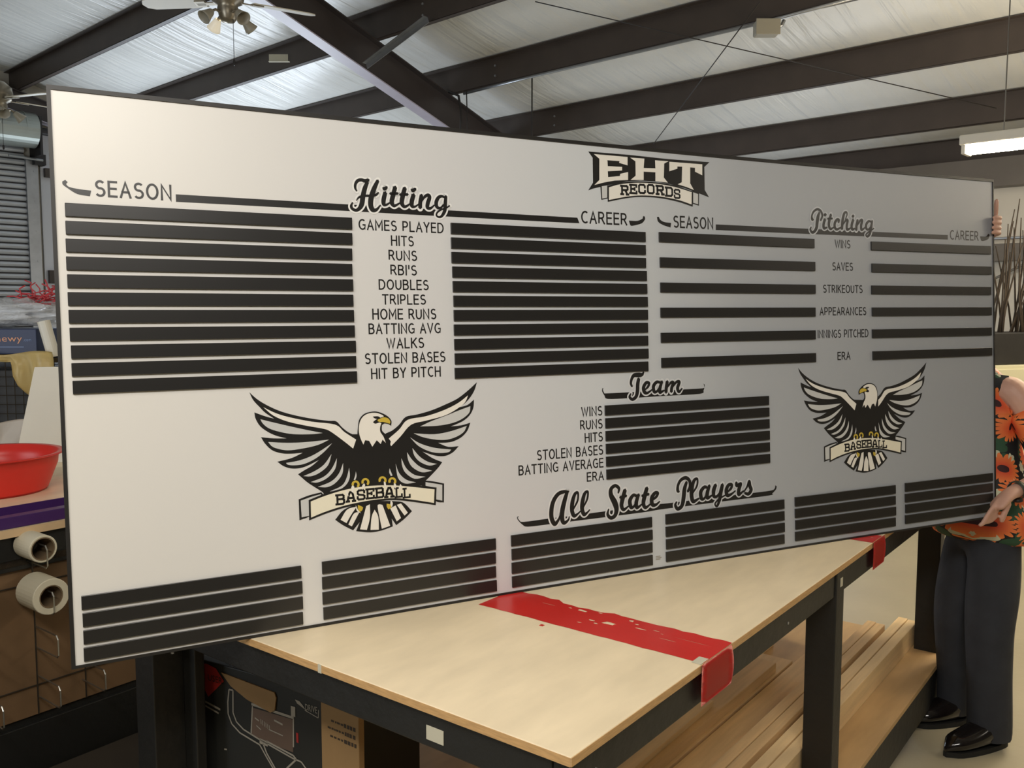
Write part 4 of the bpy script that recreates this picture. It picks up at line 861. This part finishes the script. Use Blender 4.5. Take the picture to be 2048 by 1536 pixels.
bm = NB(); box(bm, -.45, .475, .02, .45, 0, .148, bev=.003); obj('carton_body', bm, 'bluebox', bb)
bm = fit_text('chewy', .20, .392, .062, .112, 0)
for v in bm.verts: v.co = Vector((v.co.x, .018, v.co.y))
obj('shop_lettering', bm, 'orangeprint', bb)
bm = fit_text('.com', .400, .445, .076, .090, 0)
for v in bm.verts: v.co = Vector((v.co.x, .018, v.co.y))
obj('small_lettering', bm, 'printlight', bb)
bm = NB(); box(bm, .24, .40, .0175, .019, .040, .044); obj('underline_print', bm, 'printlight', bb)
# crumpled clear film heap
def blob(name, label, cat, m, loc, r, seed, k=.25, fr=4.0, parent=None, sub=4):
    bm = NB(); bmesh.ops.create_icosphere(bm, subdivisions=sub, radius=1)
    for v in bm.verts:
        n = v.co.normalized(); f = 1+k*noise.noise(n*fr+Vector((seed, 0, 0)))+k*.5*noise.noise(n*fr*2.7+Vector((0, seed, 0)))
        v.co = Vector((n.x*r[0]*f, n.y*r[1]*f, n.z*r[2]*f))
    mz = min(v.co.z for v in bm.verts)
    for v in bm.verts: v.co.z = max(v.co.z-mz, 0)*1.0
    o = obj(name, bm, m, parent, loc=loc, smooth=True)
    return tag(o, label, cat) if label else o
blob('bubble_film', 'crumpled heap of clear plastic film on the blue carton', 'plastic film', 'film', (-3.12, 5.46, 1.545), (.42, .20, .085), 3, .35, 5)
for i, (x, y, lx, tilt, lab) in enumerate(((-2.735, 5.30, .05, .24, 'white paper roll leaning beside the blue carton'), (-2.68, 5.36, .04, -.08, 'second white paper roll, nearest the board edge'))):
    t = thing('paper_roll', lab, 'paper roll', mtx=Matrix.Translation((x, y, 1.375)) @ Matrix.Rotation(tilt*-1, 4, 'Y'), group='paper rolls by the crate')
    bm = NB(); lathe(bm, [(.018, 0), (.036, 0), (.036, .22), (.018, .22), (.018, 0)], 20, cap=False); obj('roll_body', bm, 'coroplast', t, smooth=False)
    bm = NB(); lathe(bm, [(.017, .001), (.017, .219)], 16, cap=True); obj('cardboard_core', bm, 'tapecore', t)
sup = thing('shelf_stand', 'low dark stand that carries the paper rolls beside the crate', 'stand', (-2.70, 5.34, 0))
bm = NB(); box(bm, -.13, .30, -.08, .45, 1.345, 1.372, bev=.003); obj('stand_top', bm, 'darkwire', sup)
for a, b in ((-.12, -.07), (.27, -.07), (-.12, .42), (.27, .42)):
    bm = NB(); box(bm, a, a+.025, b, b+.025, 0, 1.345); obj('leg', bm, 'darkwire', sup)
rb = NB(); random.seed(21)
for k in range(60):
    x = random.uniform(-.16, .16); y = random.uniform(-.04, .06); z = random.uniform(0, .05); pts = []
    a = random.uniform(0, 6.28)
    for j in range(5):
        pts.append((x, y, z)); x += .04*math.cos(a); y += .012*math.sin(a*2); z = max(0, z+.03*math.sin(a)); a += random.uniform(-1.2, 1.2)
    tube(rb, pts, .0045, 5, squash=.35)
o = obj('ribbon_bundle', rb, 'ribbon', None, loc=(-2.83, 5.48, 1.70), smooth=True); tag(o, 'tangled red ribbon bundle lying on top of the clear film', 'ribbon')
o.location = (-2.80, 5.46, 1.69)

# ------------------------------------------------------------------ twig planter on a cream cabinet at the far right
cab = thing('steel_cabinet', 'cream steel cabinet under the twig planter by the far wall', 'cabinet', mtx=Matrix.Translation((4.35, 7.45, 0)) @ Matrix.Rotation(.35, 4, 'Z'))
bm = NB(); box(bm, -.45, .9, 0, .5, 0, 1.19, bev=.006); obj('cabinet_body', bm, 'cabinet', cab)
for x in (-.43, .235):
    bm = NB(); box(bm, x, x+.645, -.018, 0, .03, 1.16, bev=.004); dd = obj('door', bm, 'cabinet', cab)
    bm = NB(); tube(bm, [(x+.58, -.022, .58), (x+.58, -.045, .60), (x+.58, -.045, .70), (x+.58, -.022, .72)], .006, 6); obj('handle', bm, 'galv', dd)
pl = thing('twig_planter', 'long black planter full of tall dark willow twigs', 'planter', mtx=Matrix.Translation((4.35, 7.52, 1.191)) @ Matrix.Rotation(.35, 4, 'Z'))
bm = NB(); box(bm, -.42, .9, 0, .3, 0, .27, bev=.01); obj('planter_box', bm, 'blackpot', pl)
random.seed(5)
for k in range(46):
    x = random.uniform(-.35, .85); dx = random.uniform(-.22, .30); h = random.uniform(.55, 1.25); y = random.uniform(.05, .25); dy = random.uniform(-.1, .1)
    c = random.uniform(-.04, .04)
    bm = NB(); tube(bm, [(x, y, .2), (x+dx*.3+c, y+dy*.3, .2+h*.35), (x+dx*.7+c*.5, y+dy*.7, .2+h*.72), (x+dx, y+dy, .2+h)], [.010, .008, .0065, .004], 5)
    obj('twig', bm, 'twig', pl, smooth=True)

# ------------------------------------------------------------------ ceiling fans
def fan(loc, rot, label, rod, lit):
    t = thing('ceiling_fan', label, 'ceiling fan', loc, group='ceiling fans')
    bm = NB(); lathe(bm, [(.02, .30), (.06, .29), (.115, .24), (.125, .18), (.11, .12), (.07, .10), (.075, .07), (.06, .0), (.045, -.02), (.0, -.03)], 28, cap=False); obj('motor_housing', bm, 'nickel', t, smooth=True)
    bm = NB(); tube(bm, [(0, 0, .28), (0, 0, rod)], .013, 10); lathe(bm, [(.075, rod), (.07, rod-.05), (.02, rod-.09)], 16); obj('downrod', bm, 'nickel', t)
    for k in range(5):
        a = rot+2*PI*k/5; R = Matrix.Rotation(a, 4, 'Z') @ Matrix.Rotation(math.radians(11), 4, 'X')
        bm = NB()
        out = [(.17, -.055), (.30, -.068), (.58, -.072), (.635, -.05), (.655, 0), (.635, .05), (.58, .072), (.30, .068), (.17, .055)]
        vt = [bm.verts.new((x, y, .135)) for x, y in out]; vb = [bm.verts.new((x, y, .128)) for x, y in out]
        bm.faces.new(vt); bm.faces.new(vb[::-1])
        for i in range(len(out)): bm.faces.new((vt[i], vt[(i+1) % len(out)], vb[(i+1) % len(out)], vb[i]))
        bmesh.ops.transform(bm, matrix=R, verts=bm.verts[:]); bl = obj('blade', bm, 'blade', t)
        bm = NB(); box(bm, .08, .24, -.02, .02, .118, .127, bev=.003); box(bm, .17, .25, -.04, .04, .118, .127, bev=.003); bmesh.ops.transform(bm, matrix=R, verts=bm.verts[:]); obj('blade_iron', bm, 'nickel', bl)
    for k in range(4):
        a = rot*.5+.9+PI/2*k; d = Vector((math.cos(a), math.sin(a), 0))
        bm = NB(); tube(bm, [d*.03+UP*.03, d*.10+UP*.045, d*.14+UP*.02], .010, 8); arm = obj('light_arm', bm, 'nickel', t)
        ax = (d*.75-UP*.66).normalized(); side = ax.cross(UP).normalized(); up2 = side.cross(ax)
        mm = basis(side, up2*-1, ax, d*.13+UP*.025)
        bm = NB(); lathe(bm, [(.020, 0), (.026, .010), (.034, .04), (.044, .07), (.052, .090), (.050, .090), (.041, .068), (.031, .04), (.018, .010)], 20, mtx=mm, cap=False)
        obj('lamp_shade', bm, 'glassshade' if lit == k else 'offshade', arm, smooth=True)
    bm = NB(); tube(bm, [(.045, -.03, -.01), (.046, -.032, -.30)], .0022, 5); lathe(bm, [(.004, 0), (.009, .012), (.009, .035), (.004, .045)], 8, mtx=Matrix.Translation((.046, -.032, -.34)))
    obj('pull_chain', bm, 'darkmetal', t)
    return t
def qof(x, y): return Vector((x, y, 0)).dot(E2)
f1 = (-2.075, 6.7, 3.77); fan(f1, math.radians(176), 'ceiling fan with white blades above the board, left of the dark rafter', roofz(qof(f1[0], f1[1]))+PD-.05-f1[2], 0)
f2 = (-4.80, 8.5, 3.48); fan(f2, math.radians(-20), 'ceiling fan at the left edge in front of the roll-up door', roofz(qof(f2[0], f2[1]))+PD-.05-f2[2], 5)

# ------------------------------------------------------------------ fluorescent fixture, cables, conduit
lx = Vector((2.33, 4.62, 2.455)); ld = (-E1)                      # runs to the right, parallel to the purlins
lm = basis(ld, UP.cross(ld), UP, lx)
fx = thing('strip_light', 'lit twin-tube fluorescent strip light hanging above the board right end', 'light', mtx=lm)
bm = NB(); box(bm, -.03, 2.45, -.06, .06, .035, .085, bev=.006); obj('housing', bm, 'fixture', fx)
for y in (-.035, .035):
    bm = NB(); tube(bm, [(0, y, .012), (2.42, y, .012)], .0165, 14); obj('tube', bm, 'tube', fx, smooth=True)
for x in (-.02, 2.42):
    bm = NB(); box(bm, x, x+.02, -.055, .055, -.01, .04, bev=.003); obj('end_cap', bm, 'fixture', fx)
c0 = lx+ld*.35; 
for x in (.16, 2.1):
    p = lx+ld*x; bm = NB(); q = qof(p.x, p.y)
    tube(bm, [(x, 0, .08), (x, 0, roofz(q)+PD-p.z-.02)], .003, 6); obj('hanger_wire', bm, 'steelcable', fx)
def wire(name, pts, r, m, label, cat, group=None, n=6):
    p0 = Vector(pts[0]); bm = NB(); tube(bm, [Vector(p)-p0 for p in pts], r, n); o = obj(name, bm, m, None, loc=p0, smooth=True); return tag(o, label, cat, group)
wire('guy_wire', [(0.186, 7.41, 4.13), (2.2, 7.61, 3.745), (4.172, 7.83, 3.381)], .0045, 'cable', 'thin dark wire sloping down to the right across the purlins', 'wire')
wire('guy_wire', [(1.857, 6.874, 3.95), (1.545, 9.90, 3.45)], .0045, 'cable', 'thin wire slanting down to the left behind the letter emblem', 'wire')
wire('drop_wire', [(0.196, 8.917, 3.915), (0.196, 8.917, 2.6)], .007, 'cable', 'vertical drop wire hanging from the conduit to the right of the rafter', 'wire')
wire('conduit_run', [(-0.505, 9.55, 3.905), (0.176, 8.895, 3.91), (1.201, 7.95, 3.91), (1.945, 7.25, 3.905), (2.6, 6.63, 3.93)], .014, 'galv', 'thin metal conduit clipped under a purlin', 'conduit', n=8)
wire('cable_loop', [(-0.80, 9.80, 3.93), (-0.66, 9.66, 3.95), (-0.56, 9.53, 3.88), (-0.53, 9.45, 3.70), (-0.53, 9.43, 3.3)], .013, 'cable', 'black cable looping down beside the rafter', 'cable', n=8)
wire('drop_wire', [(-0.47, 9.40, 3.90), (-0.455, 9.38, 3.3)], .006, 'cable', 'straight thin drop wire just right of the black cable loop', 'wire')
br = thing('flange_brace', 'grey angle brace between the rafter flange and a purlin', 'brace', (-0.751, 8.00, 4.20))
bm = NB(); a = Vector((0, 0, 0)); b = Vector((-.62, .48, -.27)); d = (b-a).normalized(); s = d.cross(UP).normalized(); u2 = s.cross(d)
for w0, w1, h0, h1 in ((-.025, .025, -.003, .003), (.019, .025, -.05, .003)):
    hexa(bm, [a+s*w0+u2*h0, a+s*w1+u2*h0, b+s*w1+u2*h0, b+s*w0+u2*h0, a+s*w0+u2*h1, a+s*w1+u2*h1, b+s*w1+u2*h1, b+s*w0+u2*h1])
obj('brace_angle', bm, 'galv', br)
jb = thing('junction_box', 'small grey junction box fixed under a purlin at the upper right', 'junction box', (1.99, 7.17, 3.80))
bm = NB(); box(bm, -.09, .09, -.06, .06, -.01, .10, bev=.012); obj('box_body', bm, 'jbox', jb)
bm = NB(); box(bm, -.095, .095, -.065, -.055, -.015, .105, bev=.004); obj('cover', bm, 'jbox', jb)
bm = NB(); tube(bm, [(.08, 0, .05), (.12, 0, .07), (.14, 0, .11)], .014, 8); obj('connector', bm, 'galv', jb)
tg = thing('purlin_tag', 'small white folded tag stuck to a purlin left of the rafter', 'tag', (-2.454, 9.60, 4.25))
bm = NB(); box(bm, -.10, .10, -.006, -.002, -.005, .07, bev=.001); box(bm, -.10, .12, -.035, -.002, -.012, -.006, bev=.001); obj('tag_sheet', bm, 'paper', tg)

# ------------------------------------------------------------------ the woman holding the right end of the board
def skin_mesh(chains, sub=2):
    """chains of (point, radius) grown into one continuous surface; a chain may start at a joint of an earlier one (index)"""
    V = []; E = []; R = []; roots = []
    for ch in chains:
        prev = None
        for it in ch:
            if isinstance(it, int): prev = it; continue
            V.append(it[0]); R.append(it[1] if isinstance(it[1], tuple) else (it[1], it[1])); idx = len(V)-1
            if prev is not None: E.append((prev, idx))
            else: roots.append(idx)
            prev = idx
    me = bpy.data.meshes.new('sk'); me.from_pydata([tuple(v) for v in V], E, [])
    o = bpy.data.objects.new('sk', me); COL.objects.link(o)
    sk = o.modifiers.new('skin', 'SKIN'); sk.use_smooth_shade = True; sk.branch_smoothing = 0.6
    for i, r in enumerate(R): me.skin_vertices[0].data[i].radius = r
    for i in roots: me.skin_vertices[0].data[i].use_root = True
    ss = o.modifiers.new('sub', 'SUBSURF'); ss.levels = sub; ss.render_levels = sub
    dg = bpy.context.evaluated_depsgraph_get(); m2 = bpy.data.meshes.new_from_object(o.evaluated_get(dg))
    bpy.data.objects.remove(o); bpy.data.meshes.remove(me)
    for p in m2.polygons: p.use_smooth = True
    return m2
PX = Vector((1.84, 3.42, 0))
person = thing('person', 'person in orange-flowered black top and dark jeans gripping the board right end', 'person', PX)
def L_(*p): return tuple(Vector(p)-PX)
def P_(x, y, z): return Vector((x, y, z))-PX
HN = [ # torso, neck, left leg, right leg, left arm, right arm in one piece
 [(P_(1.87, 3.43, .90), (.095, .085)), (P_(1.87, 3.44, 1.06), (.105, .095)), (P_(1.86, 3.45, 1.22), (.125, .11)), (P_(1.87, 3.46, 1.35), (.11, .085)), (P_(1.80, 3.47, 1.44), (.050, .050)), (P_(1.765, 3.47, 1.52), (.048, .048))],
 [(P_(1.866, 3.40, .90), .07), (P_(1.862, 3.36, .76), .075), (P_(1.815, 3.29, .47), .055), (P_(1.82, 3.27, .12), .040), (P_(1.82, 3.268, .07), .036)],
 [(P_(1.866, 3.46, .90), .07), (P_(1.84, 3.49, .76), .072), (P_(1.765, 3.46, .47), .052), (P_(1.785, 3.47, .12), .040), (P_(1.79, 3.47, .07), .034)],
 [(P_(1.868, 3.43, 1.33), .060), (P_(1.882, 3.385, 1.362), .060), (P_(1.897, 3.345, 1.362), .060), (P_(1.98, 3.30, 1.21), .050), (P_(2.045, 3.27, 1.07), .042), (P_(1.92, 3.20, 1.035), .038), (P_(1.80, 3.135, 1.015), .027), (P_(1.765, 3.118, 1.005), (.020, .032)), (P_(1.725, 3.105, .975), (.016, .038)), (P_(1.712, 3.10, .955), (.013, .034))],
 [(P_(1.865, 3.50, 1.33), .060), (P_(1.862, 3.56, 1.362), .060), (P_(1.86, 3.60, 1.375), .060), (P_(1.86, 3.68, 1.58), .046), (P_(1.85, 3.62, 1.72), .038), (P_(1.79, 3.43, 1.82), .032), (P_(1.748, 3.32, 1.885), .024), (P_(1.742, 3.295, 1.925), (.017, .030)), (P_(1.742, 3.272, 1.958), (.015, .030))],
]
# left hand: four fingers closing round the bottom right edge of the board, thumb in front
def finger(a, pts, r): return [(Vector(a), r)]+[(Vector(p), rr) for p, rr in pts]
lf = []
for k, off in enumerate((0, 1, 2, 3)):
    bx, bz = 1.718-.006*k+.002, .985-.018*k
    ln = (.9, 1.0, .95, .78)[k]
    lf.append([(P_(1.735-.002*k, 3.112, .995-.019*k), .0098), (P_(1.712-.004*k, 3.102, .972-.019*k), .0095), (P_(1.690-.006*k, 3.092, .950-.016*k*ln), .0088), (P_(1.676-.006*k, 3.088, .932-.012*k*ln), .0080), (P_(1.668-.006*k, 3.090, .921-.009*k*ln), .0066)])
thumbL = [(P_(1.765, 3.105, .985), .012), (P_(1.750, 3.100, .955), .0115), (P_(1.742, 3.100, .930), .0105), (P_(1.738, 3.104, .908), .0085)]
# right hand: wrapped round the right edge near the top, thumb pointing up along the back
rf = []
for k in range(4):
    z = 1.988-.018*k; o_ = .0012*k
    rf.append([(P_(1.738, 3.262, z-.006), .0098), (P_(1.745, 3.236, z-.001), .0096), (P_(1.742, 3.208, z+.001), .0088), (P_(1.724, 3.196, z+.001), .0080), (P_(1.704-o_, 3.189, z+.001), .0066)])
thumbR = [(P_(1.742, 3.262, 1.965), .0120), (P_(1.742, 3.245, 1.998), .0112), (P_(1.739, 3.236, 2.030), .0100), (P_(1.740, 3.233, 2.060), .0082)]
bodymesh = skin_mesh(HN+lf+[thumbL]+rf+[thumbR], 2)
# melt torso, arms, hands and legs into one continuous skin surface
_o = bpy.data.objects.new('melt', bodymesh); COL.objects.link(_o)
_r = _o.modifiers.new('remesh', 'REMESH'); _r.mode = 'VOXEL'; _r.voxel_size = 0.0042; _r.use_smooth_shade = True
_s = _o.modifiers.new('smooth', 'SMOOTH'); _s.factor = 0.5; _s.iterations = 3
_m2 = bpy.data.meshes.new_from_object(_o.evaluated_get(bpy.context.evaluated_depsgraph_get()))
bpy.data.objects.remove(_o); bodymesh = _m2
# head with face: a shaped ellipsoid turned to the left of the photograph, joined to the body mesh
def head_bm():
    bm = NB(); bmesh.ops.create_uvsphere(bm, u_segments=32, v_segments=24, radius=1)
    for v in bm.verts:
        x, y, z = v.co
        w = .074*(1-.22*max(0, -z)**1.3); dpt = .095*(1-.10*max(0, -z))
        hx, hy, hz = x*w, y*dpt, z*.118
        # face looks along -y: nose, brow, sockets, mouth, chin
        if y < 0:
            g = lambda cx, cz, s: math.exp(-((hx-cx)**2+(hz-cz)**2)/(2*s*s))
            hy -= .020*g(0, -.012, .011)+.012*g(0, .008, .009); hy += .008*(g(-.030, .012, .012)+g(.030, .012, .012))
            hy -= .006*g(0, -.052, .013); hy -= .007*g(0, -.085, .018)
        v.co = (hx, hy, hz)
    for sx in (-1, 1):                                # ears
        r = bmesh.ops.create_uvsphere(bm, u_segments=10, v_segments=8, radius=1)
        for v in r['verts']: v.co = Vector((sx*.074+v.co.x*.010, .010+v.co.y*.018, -.005+v.co.z*.030))
    return bm
hm = Matrix.Translation(P_(1.742, 3.475, 1.60)) @ Matrix.Rotation(math.radians(-78), 4, 'Z') @ Matrix.Rotation(math.radians(6), 4, 'X')
hb = head_bm(); hb.transform(hm); hme = bpy.data.meshes.new('h'); hb.to_mesh(hme); hb.free()
full = NB(); full.from_mesh(bodymesh); full.from_mesh(hme)
fm = bpy.data.meshes.new('body'); full.to_mesh(fm); full.free()
for p in fm.polygons: p.use_smooth = True
body = obj('body', fm, 'skin', person, smooth=True)
M['eye'] = mat('eye_white', rgb(230, 226, 220), 0.2); M['iris'] = mat('iris', rgb(60, 44, 30), 0.2); M['lips'] = mat('lips', rgb(172, 92, 84), 0.45)
eb = NB()
for sx in (-1, 1):
    r = bmesh.ops.create_uvsphere(eb, u_segments=12, v_segments=8, radius=.0115)
    bmesh.ops.translate(eb, vec=(sx*.030, -.080, .012), verts=r['verts'])
eb.transform(hm); obj('eyes', eb, 'eye', person, smooth=True)
eb = NB()
for sx in (-1, 1):
    r = bmesh.ops.create_uvsphere(eb, u_segments=10, v_segments=6, radius=.0055)
    bmesh.ops.translate(eb, vec=(sx*.030, -.0885, .012), verts=r['verts'])
eb.transform(hm); obj('irises', eb, 'iris', person, smooth=True)
eb = NB(); r = bmesh.ops.create_uvsphere(eb, u_segments=14, v_segments=8, radius=1)
for v in r['verts']: v.co = Vector((v.co.x*.022, -.094+v.co.y*.006, -.052+v.co.z*.007))
eb.transform(hm); obj('lips', eb, 'lips', person, smooth=True)
hb = NB(); bmesh.ops.create_uvsphere(hb, u_segments=32, v_segments=20, radius=1)
for v in hb.verts:
    x, y, z = v.co; k = 1+.05*noise.noise(Vector((x*6, y*6, z*2)))
    v.co = (x*.085*k, y*.103*k+.014, z*.122*k+.014)
for v in [v for v in hb.verts if v.co.y < -.035 and v.co.z < .075]: v.co.y = -.035+(v.co.y+.035)*.1
for v in [v for v in hb.verts if v.co.z < -.03 and v.co.y > -.03]: v.co.z -= .10*min(1, (-.03-v.co.z)/.08); v.co.x *= .92
hb.transform(hm); obj('hair', hb, 'hair', person, smooth=True)
# clothes
shirt = skin_mesh([
 [(P_(1.850, 3.42, .735), (.245, .170)), (P_(1.855, 3.425, .86), (.215, .155)), (P_(1.868, 3.44, 1.02), (.145, .128)), (P_(1.862, 3.45, 1.20), (.150, .132)), (P_(1.855, 3.45, 1.34), (.135, .115)), (P_(1.825, 3.455, 1.415), (.095, .095))],
 [4, (P_(1.868, 3.60, 1.37), .074), (P_(1.90, 3.69, 1.52), .066)],
 [(P_(1.915, 3.328, 1.300), .066), (P_(1.955, 3.308, 1.24), .074), (P_(1.99, 3.295, 1.17), .080), (P_(2.02, 3.285, 1.115), .084)],
 [4, (P_(1.838, 3.385, 1.368), (.078, .062)), (P_(1.842, 3.345, 1.392), (.040, .030))]], 2)
# flat clean hem
sb = NB(); sb.from_mesh(shirt)
bmesh.ops.bisect_plane(sb, geom=sb.verts[:]+sb.edges[:]+sb.faces[:], plane_co=(0, 0, .775), plane_no=(0, 0, -1), clear_outer=True)
sm = bpy.data.meshes.new('shirt'); sb.to_mesh(sm); sb.free()
obj('top', sm, 'floral', person, smooth=True)
jeans = skin_mesh([
 [(P_(1.87, 3.43, .93), (.135, .115)), (P_(1.87, 3.43, .84), (.150, .128))],
 [1, (P_(1.865, 3.345, .74), (.118, .112)), (P_(1.815, 3.29, .47), (.092, .088)), (P_(1.815, 3.272, .28), (.084, .080)), (P_(1.822, 3.268, .10), (.085, .080)), (P_(1.824, 3.267, -.03), (.086, .082))],
 [1, (P_(1.835, 3.50, .74), (.110, .108)), (P_(1.765, 3.46, .47), (.084, .082)), (P_(1.785, 3.47, .25), (.075, .072)), (P_(1.79, 3.475, .12), (.070, .068)), (P_(1.79, 3.475, -.01), (.072, .070))]], 2)
jb_ = NB(); jb_.from_mesh(jeans)
bmesh.ops.bisect_plane(jb_, geom=jb_.verts[:]+jb_.edges[:]+jb_.faces[:], plane_co=(0, 0, .042), plane_no=(0, 0, -1), clear_outer=True)
jb_.to_mesh(jeans); jb_.free()
jo = obj('jeans', jeans, 'denim', person, smooth=True)
def shoe(heel, toe, h=.092, w=.050):
    heel = Vector(heel); toe = Vector(toe); d = (toe-heel); L = d.length; d.normalize(); s = Vector((-d.y, d.x, 0))
    bm = NB(); prev = None; n = 16; first = None
    for i in range(n+1):
        t = i/n
        ww = w*(.62+.5*math.sin(min(1, t*1.08)*PI)**.6*(.75+.35*t)) if t < .97 else w*.55
        if t > .8: ww *= max(.25, math.sqrt(max(0, 1-((t-.8)/.2)**2)))
        if t < .08: ww *= .75+.25*t/.08
        hh = h*(1.35-.25*t/.35) if t < .35 else h*(1.1-.62*((t-.35)/.65)**.8)
        if t > .85: hh *= max(.35, 1-((t-.85)/.15)**2*.6)
        c = heel+d*L*t; ring = []
        for k in range(14):
            a = 2*PI*k/14; x = math.cos(a)*ww; z = math.sin(a); z = hh*(z*.5+.5) if z > 0 else .5*hh*(1+z)
            ring.append(bm.verts.new(c+s*x*(1 if z > 0 else .9)+UP*(z+.018)))
        if prev:
            for k in range(14): bm.faces.new((prev[k], prev[(k+1) % 14], ring[(k+1) % 14], ring[k]))
        else: bm.faces.new(ring[::-1])
        prev = ring
    bm.faces.new(prev); so = obj('shoe', bm, 'leather', person, smooth=True)
    bm = NB(); out = []
    for i in range(n+1):
        t = i/n; ww = w*(.50+.40*math.sin(min(1, t*1.08)*PI)**.6*(.75+.35*t))
        if t > .8: ww *= max(.2, math.sqrt(max(0, 1-((t-.8)/.21)**2)))
        out.append((heel+d*L*t, ww))
    for z0, z1, r in ((0, .020, (0, n)),):
        top = [bm.verts.new(c+s*q+UP*z1) for c, q in out]+[bm.verts.new(c-s*q+UP*z1) for c, q in out[::-1]]
        bot = [bm.verts.new(v.co-UP*(z1-z0)) for v in top]
        bm.faces.new(top); bm.faces.new(bot[::-1])
        for i in range(len(top)): bm.faces.new((top[i], top[(i+1) % len(top)], bot[(i+1) % len(top)], bot[i]))
    obj('sole', bm, 'rubber', so)
shoe(P_(1.885, 3.285, 0), P_(1.615, 3.185, 0)); shoe(P_(1.845, 3.475, 0), P_(1.600, 3.425, 0))
wb = NB(); c = P_(1.812, 3.142, 1.017); ax = (P_(1.92, 3.20, 1.035)-P_(1.80, 3.135, 1.015)).normalized()
s1 = ax.cross(UP).normalized(); s2 = s1.cross(ax); mm = basis(s1, s2, ax, c)
lathe(wb, [(.031, -.011), (.034, -.009), (.034, .009), (.031, .011), (.029, 0), (.031, -.011)], 24, mtx=mm, cap=False)
wt = obj('wrist_watch', wb, 'watch', person, smooth=True)
wb = NB(); lathe(wb, [(.0, .030), (.016, .030), (.017, .040), (.014, .042), (.0, .042)], 20, mtx=mm @ Matrix.Rotation(PI/2, 4, 'X'), cap=False)
obj('watch_case', wb, 'darkmetal', wt, smooth=True)
